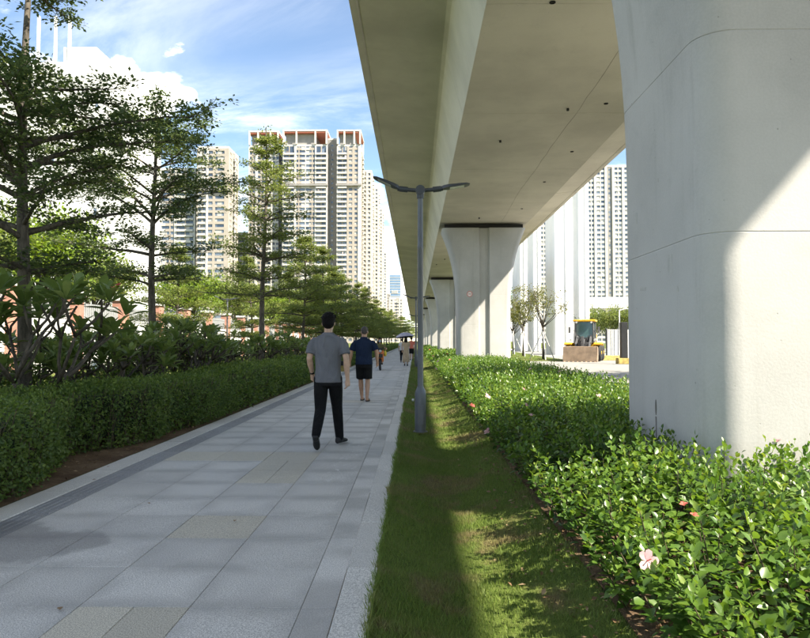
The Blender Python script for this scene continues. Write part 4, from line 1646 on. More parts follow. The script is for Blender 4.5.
# --- broad crowns (garden trees behind the wall, young trees, shrubs)
def blob_tree(seed, H, rx, rz, nclump, nleaf, leaf, trunk_r=.1, low=.35, clump_r=.28):
    rr = random.Random(seed)
    rs = np.random.RandomState(seed)
    w = MB()
    zc = H - rz
    w.tube([(0, 0, -.05), (.03, .02, zc * .45), (0, .05, zc)], [trunk_r, trunk_r * .8, trunk_r * .5], 8)
    C = []
    for i in range(nclump):
        d = norm(rs.normal(size=(1, 3)))[0]
        k = rs.rand() ** .45
        if d[2] < -.55:
            d[2] *= -.6
        irregular = 1 + .22 * math.sin(d[0] * 5 + seed) * math.cos(d[1] * 4 + seed * 2)
        c = np.array([d[0] * rx, d[1] * rx, d[2] * rz]) * k * irregular + (0, 0, zc)
        C.append(c)
        if i % 3 == 0:
            w.tube([(0, 0, zc * (low + .4 * rr.random())), tuple(c * (.5, .5, 1) + (0, 0, -.25 * rz)), tuple(c)], [trunk_r * .35, trunk_r * .2, .008], 5)
    C = np.array(C)
    cen = np.repeat(C, nleaf, 0)
    m = len(cen)
    d = rand_unit(rs, m)
    P = cen + d * (clump_r * rx * rs.rand(m) ** .4)[:, None] * (1, 1, .7)
    A = norm(d + .8 * rand_unit(rs, m))
    up = norm(np.tile(Z3, (m, 1)) + .7 * rand_unit(rs, m))
    S = leaf * rs.uniform(.6, 1.3, m)
    Q = np.clip(np.repeat(rs.normal(.45, .2, nclump), nleaf) + rs.normal(0, .14, m), 0, 1)
    return w, P, A, up, S, Q


def put_blob(name, label, cat, loc, seed, mat, group, bk='tree_bark', **k):
    w, P, A, up, S, Q = blob_tree(seed, **k)
    t = thing(name, label, cat, loc, 0, group)
    link('trunk', w.mesh('trunk', bk, True, fix=False), t)
    link('crown', leaf_mesh('crown', P, A, up, S, mat, RHOMB, Q), t)
    return t


g1 = put_blob('garden_tree', 'bright lime green tree above the boundary wall, near the lamp', 'tree', (-21, 62, 0), 201, 'lime_leaf', 'garden trees behind the boundary wall', H=8.0, rx=3.6, rz=2.7, nclump=90, nleaf=70, leaf=.26, trunk_r=.16)
g2 = put_blob('garden_tree', 'mid green rounded garden tree behind the wall right of the lime tree', 'tree', (-20.5, 76, 0), 202, 'tree_leaf_light', 'garden trees behind the boundary wall', H=9.0, rx=4.0, rz=3.0, nclump=90, nleaf=70, leaf=.28, trunk_r=.18)
for i, (src, x, y, s, lb) in enumerate(((g1, -19.5, 34, 1.05, 'sunlit green garden tree showing behind the nearest trunk'), (g2, -20, 27, .9, 'green garden tree at the very left edge behind the wall'), (g2, -22, 45, .85, 'garden tree between the two big trunks, beyond the wall'),
                                        (g1, -20.5, 93, 1.1, 'light garden tree far along the boundary wall'), (g2, -20, 110, 1.15, 'darker garden tree far along the boundary wall'), (g1, -20, 130, 1.3, 'pale garden tree at the far end of the boundary wall'))):
    c = copy_tree(src)
    c.location = (x, y, 0); c.rotation_euler = (0, 0, i * 1.1 + .4); c.scale = (s, s, s); c['label'] = lb
# trees right, beyond the loader, and the two whose shade falls on hedge and road
r1 = put_blob('roadside_tree', 'leafy green tree behind the wheel loader', 'tree', (at(600, 330, 82).x, 84, 0), 203, 'tree_leaf_light', 'roadside trees on the right', H=5.6, rx=2.6, rz=2.1, nclump=80, nleaf=60, leaf=.22, trunk_r=.12)
for i, (x, y, s, lb) in enumerate(((at(617, 330, 80).x, 80, 1.0, 'bright tree between the loader and the grey hoarding'), (at(634, 330, 78).x, 78, .95, 'tree behind the grey hoarding next to the nearest pier'), (10.6, 15.2, 1.65, 'roadside tree hidden behind the nearest pier, shading the hedge'), (15.5, 22.5, 1.6, 'roadside tree beside the road past the nearest pier'))):
    c = copy_tree(r1)
    c.location = (x, y, 0); c.rotation_euler = (0, 0, i * 1.7 + 1); c.scale = (s, s, s); c['label'] = lb
# staked young trees
def young_tree(label, loc, seed, H, dense):
    rr = random.Random(seed); rs = np.random.RandomState(seed)
    t = thing('young_tree', label, 'tree', loc, 0, 'staked young trees on the right lawn')
    w = MB(); tips = []
    w.tube([(0, 0, -.1), (.05, .02, H * .22), (0, 0, H * .42)], [.09, .075, .06], 8)
    for i in range(11):
        az = rr.uniform(0, 6.28); e = rr.uniform(.7, 1.35)
        p = Vector((0, 0, H * rr.uniform(.30, .50))); L = H * rr.uniform(.3, .55)
        q = p + Vector((math.cos(az) * math.cos(e), math.sin(az) * math.cos(e), math.sin(e))) * L * .5
        e2 = e + .15
        r_ = q + Vector((math.cos(az + .3) * math.cos(e2), math.sin(az + .3) * math.cos(e2), math.sin(e2))) * L * .5
        w.tube([p, q, r_], [.035, .022, .008], 5)
        for k in range(7):
            b = q.lerp(r_, rr.random())
            a2 = rr.uniform(0, 6.28)
            c = b + Vector((math.cos(a2), math.sin(a2), rr.uniform(.1, .8))) * rr.uniform(.3, .8)
            w.tube([b, c], [.010, .004], 4)
            tips.append(c); tips.append(b.lerp(c, .6))
    T = np.array([tuple(c) for c in tips]); nl = dense
    C = np.repeat(T, nl, 0); m = len(C)
    d = rand_unit(rs, m)
    P = C + d * (.22 * rs.rand(m))[:, None]
    link('trunk', w.mesh('trunk', 'tree_bark', True, fix=False), t)
    link('crown', leaf_mesh('crown', P, norm(d + .5 * rand_unit(rs, m)), rand_unit(rs, m) + Z3, .13 * rs.uniform(.6, 1.3, m), 'sparse_leaf', RHOMB), t)
    for k in range(3):
        a = 2 * PI * k / 3 + .5
        s = MB(); s.cyl((math.cos(a) * 1.05, math.sin(a) * 1.05, -.1), (math.cos(a) * .06, math.sin(a) * .06, 1.95), .035, .03, 8)
        s.build('stake', 'white_wall', t)
    return t


young_tree('staked young tree with sparse yellowish crown on the lawn edge', (at(543, 340, 48).x, 48, .1), 301, 6.4, 8)
young_tree('denser staked young tree next to the flared pier', (at(523, 340, 53).x, 53, .2), 302, 5.6, 16)
young_tree('staked young tree partly hidden by the flared pier', (at(513, 340, 57).x, 57, .25), 303, 5.4, 16)


# --- frangipani bushes
def frangipani(label, loc, seed, H, spread, nst, single=True, leaf=.36, rz=0, blossoms=0):
    rr = random.Random(seed); rs = np.random.RandomState(seed)
    t = thing('frangipani', label, 'shrub', loc, rz, 'frangipani shrubs behind the clipped hedge')
    w = MB(); tips = []

    def grow(p, d, L, r, lev):
        q = p + d * L
        mid = p.lerp(q, .5) + Vector((rr.uniform(-.04, .04), rr.uniform(-.04, .04), -.02))
        w.tube([p, mid, q], [r, r * .9, r * .78], 6)
        if lev == 0:
            tips.append((q, (d + Vector((0, 0, .5))).normalized()))
            return
        a0 = rr.uniform(0, 6.28)
        for k in range(2 if rr.random() < .55 else 3):
            a = a0 + k * 2.4
            nd = (d + Vector((math.cos(a), math.sin(a), .25)) * .62).normalized()
            grow(q, nd, L * rr.uniform(.55, .85), r * .78, lev - 1)
    for i in range(nst):
        a = 2 * PI * i / nst + rr.uniform(-.4, .4)
        d = Vector((math.cos(a) * spread, math.sin(a) * spread, 1.0)).normalized()
        grow(Vector((math.cos(a) * .08, math.sin(a) * .08, -.05)), d, H * rr.uniform(.36, .46), .034, 2)
    link('trunk', w.mesh('trunk', 'shrub_bark', True, fix=False), t)
    for i in range(blossoms):
        c, d = sorted(tips, key=lambda q: -q[0].x)[i]
        for j in range(3):
            f = link('blossom', fm[2], t, c + d * (.10 + .05 * j) + Vector((rr.uniform(-.05, .05), rr.uniform(-.05, .05), .05)), (rr.uniform(-.6, .6), rr.uniform(-.6, .6), rr.uniform(0, 6)))
            f.scale = (.055,) * 3
    PP, AA, NN, SS = [], [], [], []
    for (c, d) in tips:
        nl = rr.randint(9, 13)
        a0 = rr.uniform(0, 6.28)
        for k in range(nl):
            f = k / nl
            az = a0 + k * 2.4
            el = R(72 - 84 * f) + rr.gauss(0, .12)
            v = Vector((math.cos(az) * math.cos(el), math.sin(az) * math.cos(el), math.sin(el)))
            v = (v + d * .25).normalized()
            PP.append(tuple(c + v * .02)); AA.append(tuple(v)); NN.append((-math.cos(az) * .7, -math.sin(az) * .7, 1.0)); SS.append(leaf * rr.uniform(.62, 1.1) * (.75 + .35 * f))
    PP, AA, NN, SS = map(np.array, (PP, AA, NN, SS))
    if single:
        keep = np.arange(len(PP))[:290]
        for i in keep:
            a = Vector(AA[i]).normalized(); s = a.cross(Vector(NN[i])).normalized(); u_ = s.cross(a)
            o = link('leaf', FR_LEAF[rr.randint(0, 4)], t)
            o.matrix_local = Matrix.Translation(Vector(PP[i])) @ Matrix((s, a, u_)).transposed().to_4x4() @ Matrix.Scale(float(SS[i]), 4)
        PP, AA, NN, SS = PP[290:], AA[290:], NN[290:], SS[290:]
    if len(PP):
        o = link('foliage', leaf_mesh('foliage', PP, AA, NN, SS, 'frangipani_leaf', LONG, rs.rand(len(PP))), t)
        o['kind'] = 'stuff'
    return t


FR_LEAF = []
for q in range(5):
    v = LONG[0].copy()
    v[:, 2] += -.22 * (q - 1) * .25 * v[:, 1] ** 2
    v[:, 0] *= 1.0 + .06 * q
    FR_LEAF.append(mesh_np('leaf', v, LONG[1], np.full(len(v), .15 + .17 * q), False, ('frangipani_leaf',)))
frangipani('big-leaved frangipani shrub nearest the camera, in front of the first trunk', (-5.25, 8.7, 0), 401, 2.45, .55, 7, True, .40, 0, 1)
frangipani('frangipani shrub with bare forked stems against the white wall', (-5.7, 12.4, 0), 402, 1.9, .85, 8, True, .34)
frangipani('frangipani shrub below the second tree from the left', (-5.6, 15.2, 0), 403, 2.05, .75, 8, True, .34)
frangipani('small frangipani shrub against the first brick pier beside the nearest trunk', (-6.6, 10.9, 0), 411, 1.7, .9, 7, False, .34)
frangipani('frangipani shrub set back between the first and second trunks', (-7.0, 14.4, 0), 412, 1.8, .9, 8, False, .34)
frangipani('frangipani shrub set back right of the second trunk', (-6.9, 18.0, 0), 413, 1.7, .9, 8, False, .34)
frangipani('frangipani shrub set back left of the slender conical tree', (-6.9, 21.5, 0), 414, 1.8, .9, 8, False, .34)
frangipani('frangipani shrub leaning between second and slender tree', (-5.7, 18.6, 0), 404, 1.8, .85, 6, False, .33)
frangipani('frangipani shrub at the foot of the slender conical tree', (-5.6, 22.4, 0), 405, 1.75, .85, 6, False, .34)
frangipani('frangipani shrub just past the slender conical tree', (-5.7, 27.2, 0), 406, 1.8, .8, 6, False, .36)
frangipani('last frangipani shrub before the walker in grey', (-5.7, 32.0, 0), 407, 1.8, .8, 6, False, .38)
# low shrubs under the trees
s0 = put_blob('low_shrub', 'low dark shrub at the foot of the nearest trunk', 'shrub', (-6.9, 9.6, 0), 501, 'hedge_leaf', 'low shrubs on the lawn edge', bk='hedge_stem', H=1.05, rx=.95, rz=.55, nclump=60, nleaf=45, leaf=.075, trunk_r=.02, clump_r=.3)
for i, (x, y, s, lb) in enumerate(((-7.3, 12.0, 1.1, 'low shrub between the first and second trunks'), (-6.7, 14.2, .95, 'low shrub just before the second trunk'), (-7.4, 17.3, 1.2, 'low shrub right of the second trunk'), (-6.9, 20.5, 1.2, 'low shrub before the slender conical tree'),
                                   (-7.2, 25.5, 1.3, 'low shrub behind the slender conical tree'), (-6.8, 30.0, 1.3, 'low shrub before the thin-trunked light tree'), (-7.0, 38, 1.5, 'low shrub past the thin-trunked light tree'))):
    c = copy_tree(s0)
    c.location = (x, y, 0); c.rotation_euler = (0, 0, i * 2.1); c.scale = (s, s, s); c['label'] = lb

# ------------------------------------------------------------------ people
def skin_mat(name, c):
    t = NT(name)
    n = t.noise(t.pos(world=False), 18, 4)
    col = t.mix(t.rng(n, .3, .7), tuple(x * .88 for x in c), tuple(min(1, x * 1.08) for x in c))
    p = t.principled(col, .55, spec=.35)
    p.inputs['Subsurface Weight'].default_value = .08
    p.inputs['Subsurface Radius'].default_value = (.02, .008, .004)
    return t.done(p)


def cloth_mat(name, c, rough=.85, fold=.75, weave=420, world=False):
    t = NT(name)
    v = t.pos(world=False)
    fo = t.noise(t.pos((1, 1, .55), world=False), 7, 4, .5, 1.6)
    fi = t.noise(v, weave, 2)
    col = t.mix(t.rng(fo, .3, .7), tuple(x * .86 for x in c), tuple(x * 1.08 for x in c))
    col = t.mix(t.math('MULTIPLY', fi, .15), col, tuple(x * .6 for x in c))
    h = t.math('ADD', fo, t.math('MULTIPLY', fi, .03))
    return t.done(t.principled(col, rough, t.bump(h, fold, .05), spec=.15))


skin_mat('skin_tan', (.46, .27, .18))
skin_mat('skin_fair', (.56, .36, .26))
cloth_mat('tee_grey', (.155, .158, .175))
cloth_mat('polo_navy', (.012, .022, .050))
cloth_mat('cloth_black', (.010, .010, .011))
cloth_mat('cloth_olive', (.13, .12, .06))
cloth_mat('dress_beige', (.50, .38, .26))
cloth_mat('shirt_coral', (.55, .16, .12))
cloth_mat('shirt_white', (.55, .56, .60))
cloth_mat('mask_blue', (.35, .55, .72))
plain('hair_black', (.006, .005, .005), .7, var=.3, scale=60, bump=.6, spec=.15)
plain('hair_grey', (.06, .05, .045), .65, var=.4, scale=90, bump=.6)
plain('shoe_black', (.012, .012, .013), .55)
plain('sole_grey', (.10, .10, .10), .7)
plain('sandal_brown', (.03, .022, .018), .7)
plain('watch_black', (.01, .01, .01), .3)
plain('scooter_orange', (.70, .17, .03), .35)
plain('scooter_black', (.015, .015, .016), .4)
plain('tyre_rubber', (.02, .02, .02), .85, bump=.3)
plain('chrome', (.55, .55, .56), .25, metallic=.9)
plain('bag_yellow', (.65, .48, .06), .6)
plain('umbrella_lilac', (.42, .40, .50), .6)
plain('umbrella_dark', (.03, .03, .04), .8)
plain('bin_yellow', (.36, .27, .08), .7, var=.3)


def V(*a):
    return Vector(a)


def limb(m, pts, rad, n=12, cap=True):
    """tapered limb with rounded ends"""
    pts = [Vector(p) for p in pts]
    rad = [(r, r) if isinstance(r, (int, float)) else r for r in rad]
    if cap:
        d0 = (pts[0] - pts[1]).normalized(); d1 = (pts[-1] - pts[-2]).normalized()
        r0, r1 = min(rad[0]), min(rad[-1])
        pts = [pts[0] + d0 * r0 * .9, pts[0] + d0 * r0 * .55] + pts + [pts[-1] + d1 * r1 * .55, pts[-1] + d1 * r1 * .9]
        s = lambda r, k: (r[0] * k, r[1] * k)
        rad = [s(rad[0], .35), s(rad[0], .80)] + rad + [s(rad[-1], .80), s(rad[-1], .35)]
    m.tube(pts, rad, n)


def secs(m, S, n=20):
    """stack of horizontal ellipses (x, y, z, rx, ry)"""
    vs, fs = [], []
    for (x, y, z, rx, ry) in S:
        for k in range(n):
            a = 2 * PI * k / n
            c, s = math.cos(a), math.sin(a)
            # a little squarer than an ellipse
            q = (abs(c) ** 2.4 + abs(s) ** 2.4) ** (-1 / 2.4)
            vs.append((x + rx * c * q, y + ry * s * q, z))
    for i in range(len(S) - 1):
        for k in range(n):
            k2 = (k + 1) % n
            fs.append((i * n + k, i * n + k2, (i + 1) * n + k2, (i + 1) * n + k))
    fs += [tuple(reversed(range(n))), tuple(range((len(S) - 1) * n, len(S) * n))]
    m.add(vs, fs)


def flesh(m, name, mat, parent, vox=.009, smooth=5):
    """fuse overlapping volumes into one continuous surface"""
    o = m.build(name, mat, parent)
    r = o.modifiers.new('fuse', 'REMESH')
    r.mode = 'VOXEL'
    r.voxel_size = vox
    r.use_smooth_shade = True
    s = o.modifiers.new('soft', 'SMOOTH')
    s.factor = .5
    s.iterations = smooth
    return o


def hand(m, wrist, d, palm_n, side, curl=.5, k=1.0):
    """palm and five fingers; d along the hand, palm_n towards the palm, side towards the thumb"""
    d, palm_n, side = d.normalized(), palm_n.normalized(), side.normalized()
    c0 = wrist
    c1 = wrist + d * .085 * k
    limb(m, [c0, c0 + d * .03 * k, c1], [(.024 * k, .024 * k), (.034 * k, .02 * k), (.036 * k, .017 * k)], 10)
    for i, (off, L) in enumerate(((.028, .070), (.010, .078), (-.009, .073), (-.027, .058))):
        p = c1 + side * off * k - d * .008
        a = d.copy()
        pts = [p]
        for j, f in enumerate((.42, .32, .26)):
            ang = curl * (.55 + .5 * j) * (.9 + .08 * i)
            a = (d * math.cos(ang) + palm_n * math.sin(ang)).normalized()
            pts.append(pts[-1] + a * L * f * k)
        limb(m, pts, [.0098 * k, .0093 * k, .0086 * k, .0072 * k], 7)
    p = wrist + d * .022 * k + side * .022 * k
    q = p + (side * .65 + d * .75 + palm_n * .25).normalized() * .042 * k
    r = q + (side * .15 + d * .9 + palm_n * .35).normalized() * .034 * k
    limb(m, [p, q, r], [.013 * k, .0105 * k, .0085 * k], 7)


def head_parts(m, c, yaw=0.0, face=True, k=1.0):
    """skull, jaw, nose, ears; local forward is +Y turned by yaw"""
    f = V(-math.sin(yaw), math.cos(yaw), 0)
    s = V(math.cos(yaw), math.sin(yaw), 0)
    m.ell(c + V(0, 0, .035 * k) - f * .012 * k, (.078 * k, .094 * k, .088 * k), 18, 12)
    m.ell(c + f * .018 * k - V(0, 0, .045 * k), (.062 * k, .072 * k, .075 * k), 16, 10)
    m.ell(c + f * .098 * k - V(0, 0, .012 * k), (.013 * k, .018 * k, .024 * k), 8, 6)
    m.ell(c + f * .090 * k - V(0, 0, .060 * k), (.024 * k, .012 * k, .010 * k), 8, 6)
    for q in (-1, 1):
        m.ell(c + s * q * .078 * k - f * .005 * k - V(0, 0, .010 * k), (.013 * k, .020 * k, .032 * k), 8, 6)
    return f, s


def eyes(parent, c, f, s, k=1.0):
    m = MB()
    for q in (-1, 1):
        m.ell(c + f * .084 * k + s * q * .031 * k + V(0, 0, .008 * k), (.011 * k, .008 * k, .006 * k), 8, 6)
    return m.build('eyes', 'hair_black', parent)


def shoe(m, heel, toe, k=1.0, h=.07):
    heel, toe = Vector(heel), Vector(toe)
    d = toe - heel
    L = d.length
    d.normalize()
    up = V(0, 0, 1) - d * d.z
    up.normalize()
    ps = [(0, .030, .035), (.06, .037, .050), (.25, .039, .052), (.45, .041, .042), (.70, .046, .030), (.90, .038, .024), (1.0, .018, .016)]
    s = d.cross(up)
    n = 12
    vs, fs = [], []
    for (t, w, hh) in ps:
        c = heel + d * L * t + up * hh * k
        for j in range(n):
            a = 2 * PI * j / n
            vs.append(c + s * w * k * math.cos(a) + up * hh * k * math.sin(a))
    for i in range(len(ps) - 1):
        for j in range(n):
            j2 = (j + 1) % n
            fs.append((i * n + j, i * n + j2, (i + 1) * n + j2, (i + 1) * n + j))
    fs += [tuple(range(n)), tuple(range((len(ps) - 1) * n, len(ps) * n))]
    m.add(vs, fs)
    return m


# ---- walker in grey T-shirt and black trousers
def man_grey():
    t = thing('person', 'man in grey t-shirt and black trousers walking away on the path', 'person', (-1.13, 8.62, 0), R(1.5))
    shR, shL = V(.185, 0, 1.425), V(-.185, 0, 1.425)
    elR, elL = V(.240, -.07, 1.145), V(-.235, -.06, 1.150)
    wrR, wrL = V(.255, -.03, .890), V(-.215, .09, .950)
    hipR, hipL = V(.088, 0, .90), V(-.088, 0, .90)
    knR, knL = V(.100, .20, .51), V(-.095, -.03, .485)
    anR, anL = V(.130, .27, .085), V(-.112, -.36, .200)
    hc = V(.0, .035, 1.615)
    b = MB()
    head_parts(b, hc, -.12)
    limb(b, [V(0, 0, 1.40), V(0, .012, 1.48), V(0, .03, 1.56)], [.062, .055, .056], 12)
    secs(b, [(0, 0, .86, .13, .09), (0, 0, 1.05, .13, .09), (0, 0, 1.25, .15, .095), (0, 0, 1.40, .15, .08), (0, 0, 1.46, .07, .06)])
    for sh, el, wr in ((shR, elR, wrR), (shL, elL, wrL)):
        limb(b, [sh.lerp(el, .25), sh.lerp(el, .5), el, el.lerp(wr, .3), wr], [.044, .045, .039, .042, .027], 12)
    hand(b, wrR, V(.02, .06, -1), V(-.9, .3, 0), V(-.1, 1, .05), .75)
    hand(b, wrL, V(.08, .35, -.9), V(.9, 0, 0), V(0, .9, .5), .6)
    for hp, kn, an in ((hipR, knR, anR), (hipL, knL, anL)):
        limb(b, [hp, hp.lerp(kn, .5), kn, kn.lerp(an, .35), an], [.075, .065, .050, .050, .034], 12)
    flesh(b, 'body', 'skin_fair', t, .0075, 4)
    f, s = V(.12, .99, 0), V(.99, -.12, 0)
    eyes(t, hc, f, s)
    h = MB()
    h.ell(hc + V(0, -.020, .052), (.090, .102, .092), 20, 12)
    h.ell(hc + V(0, -.050, .005), (.082, .070, .085), 16, 10)
    h.ell(hc + V(0, .060, .105), (.066, .048, .036), 12, 8)
    for q in (-1, 1):
        h.ell(hc + V(q * .070, -.006, .030), (.020, .030, .052), 10, 8)
    rr = random.Random(4)
    for i in range(46):
        a, e = rr.uniform(0, 6.28), rr.uniform(.1, 1.4)
        d = V(math.cos(a) * math.cos(e), math.sin(a) * math.cos(e), math.sin(e))
        p = hc + V(0, -.018, .050) + V(d.x * .086, d.y * .098, d.z * .088)
        limb(h, [p, p + d * .010 + V(rr.uniform(-.02, .02), rr.uniform(-.02, .02), .004)], [.013, .006], 6)
    flesh(h, 'hair', 'hair_black', t, .007, 3)
    sh_ = MB()
    secs(sh_, [(0, .0, .842, .178, .128), (0, 0, .90, .176, .126), (0, .0, 1.02, .162, .118), (0, 0, 1.16, .172, .122), (0, 0, 1.28, .190, .124), (0, .0, 1.37, .192, .108), (0, 0, 1.425, .165, .090), (0, .004, 1.468, .088, .072), (0, .010, 1.492, .066, .062)], 24)
    for s1, e1 in ((shR, elR), (shL, elL)):
        d = (e1 - s1)
        k = -1 if s1.x > 0 else 1
        limb(sh_, [s1 + V(.085 * k, 0, -.060), s1 + V(.006 * k, 0, -.052), s1 + d * .35, s1 + d * .78], [.056, .062, .064, .069], 14, cap=False)
    flesh(sh_, 'tshirt', 'tee_grey', t, .008, 4)
    tr = MB()
    secs(tr, [(0, 0, .80, .165, .120), (0, 0, .87, .160, .118), (0, 0, .95, .152, .110)], 22)
    for hp, kn, an in ((hipR, knR, anR), (hipL, knL, anL)):
        limb(tr, [hp + V(0, 0, .0), hp.lerp(kn, .5), kn, kn.lerp(an, .5), kn.lerp(an, .97)], [.098, .090, .072, .066, .056], 16)
    flesh(tr, 'trousers', 'cloth_black', t, .008, 4)
    m = MB(); shoe(m, V(.100, .21, .015), V(.205, .46, .012), 1.04); limb(m, [anR + V(0, 0, -.03), anR + V(0, 0, .01)], [.042, .040], 10)
    flesh(m, 'shoe', 'shoe_black', t, .007, 2)
    m = MB(); shoe(m, V(-.118, -.425, .185), V(-.108, -.265, .006), 1.04); limb(m, [anL + V(0, -.01, -.03), anL + V(0, 0, .01)], [.042, .040], 10)
    flesh(m, 'shoe', 'shoe_black', t, .007, 2)
    w = MB(); d = (wrL - elL).normalized()
    w.tube([wrL - d * .035, wrL - d * .012], [.033, .033], 14)
    w.build('wristwatch', 'watch_black', t)
    return t


man_grey()


# ---- walker in navy shirt and black shorts
def man_navy():
    t = thing('person', 'short-haired man in navy shirt, black shorts and sandals walking ahead', 'person', (-1.17, 15.2, 0), R(2))
    k = .985
    shR, shL = V(.20, 0, 1.39), V(-.20, 0, 1.39)
    elR, elL = V(.29, -.03, 1.13), V(-.29, .0, 1.12)
    wrR, wrL = V(.305, .05, .90), V(-.325, .06, .91)
    hipR, hipL = V(.088, 0, .88), V(-.088, 0, .88)
    knR, knL = V(.085, .05, .47), V(-.08, .16, .48)
    anR, anL = V(.075, -.12, .09), V(-.055, .22, .08)
    hc = V(0.01, .035, 1.585)
    b = MB()
    head_parts(b, hc, .05)
    limb(b, [V(0, 0, 1.36), V(0, .012, 1.44), V(0.005, .03, 1.53)], [.070, .063, .062], 12)
    secs(b, [(0, 0, .84, .14, .10), (0, 0, 1.05, .14, .10), (0, 0, 1.25, .15, .10), (0, 0, 1.38, .15, .08), (0, 0, 1.44, .07, .06)])
    for sh, el, wr in ((shR, elR, wrR), (shL, elL, wrL)):
        limb(b, [sh.lerp(el, .28), sh.lerp(el, .5), el, el.lerp(wr, .3), wr], [.050, .052, .043, .046, .030], 12)
    hand(b, wrR, V(.03, .1, -1), V(-.9, .3, 0), V(-.1, 1, .05), .7)
    hand(b, wrL, V(-.05, .1, -1), V(.9, .3, 0), V(.1, 1, .05), .6)
    for hp, kn, an in ((hipR, knR, anR), (hipL, knL, anL)):
        limb(b, [hp, hp.lerp(kn, .5), kn, kn.lerp(an, .32), kn.lerp(an, .7), an], [.080, .074, .054, .060, .045, .036], 12)
    m = b
    shoe(m, V(.075, -.17, .02), V(.10, .06, .012), .9)
    shoe(m, V(-.055, .16, .012), V(-.045, .40, .012), .9)
    flesh(b, 'body', 'skin_tan', t, .009, 4)
    eyes(t, hc, V(-.05, 1, 0), V(1, .05, 0))
    h = MB()
    h.ell(hc + V(0, -.018, .050), (.083, .098, .084), 20, 12)
    h.ell(hc + V(0, -.048, .010), (.074, .062, .066), 16, 10)
    flesh(h, 'hair', 'hair_grey', t, .009, 3)
    s = MB()
    secs(s, [(0, 0, .845, .200, .150), (0, 0, .92, .196, .148), (0, 0, 1.04, .186, .142), (0, 0, 1.17, .190, .140), (0, 0, 1.27, .200, .135), (0, 0, 1.345, .198, .115), (0, 0, 1.395, .170, .095), (0, 0, 1.44, .092, .080), (0, .010, 1.475, .074, .070)], 24)
    for s1, e1 in ((shR, elR), (shL, elL)):
        d = (e1 - s1)
        k = -1 if s1.x > 0 else 1
        limb(s, [s1 + V(.09 * k, 0, -.064), s1 + V(.006 * k, 0, -.056), s1 + d * .4, s1 + d * .84], [.060, .068, .071, .076], 14, cap=False)
    flesh(s, 'shirt', 'polo_navy', t, .009, 4)
    tr = MB()
    secs(tr, [(0, 0, .77, .175, .130), (0, 0, .86, .170, .128), (0, 0, .93, .160, .118)], 22)
    for hp, kn in ((hipR, knR), (hipL, knL)):
        limb(tr, [hp, hp.lerp(kn, .5), hp.lerp(kn, .88)], [.108, .106, .104], 16, cap=False)
    flesh(tr, 'shorts', 'cloth_black', t, .009, 3)
    for hx, ty in ((V(.075, -.18, .012), V(.102, .075, .004)), (V(-.055, .15, .004), V(-.043, .415, .004))):
        m = MB()
        d = (ty - hx)
        s_ = V(d.y, -d.x, 0).normalized()
        vs = []
        for z in (-.004, .016):
            for (f, w) in ((0, .032), (.3, .036), (.7, .047), (1.0, .030)):
                vs.append(hx + d * f - s_ * w + V(0, 0, z + .004)); vs.append(hx + d * f + s_ * w + V(0, 0, z + .004))
        fs = [(0, 1, 3, 2), (2, 3, 5, 4), (4, 5, 7, 6), (8, 10, 11, 9), (10, 12, 13, 11), (12, 14, 15, 13), (0, 8, 9, 1), (6, 7, 15, 14)]
        for i in range(3):
            fs += [(2 * i, 2 * i + 2, 2 * i + 10, 2 * i + 8), (2 * i + 1, 2 * i + 9, 2 * i + 11, 2 * i + 3)]
        m.add(vs, fs)
        c = hx + d * .62
        m.tube([c - s_ * .046 + V(0, 0, .012), c - s_ * .03 + V(0, 0, .055), c + s_ * .03 + V(0, 0, .055), c + s_ * .046 + V(0, 0, .012)], [.008] * 4, 6)
        m.build('sandal', 'sandal_brown', t)
    return t


man_navy()


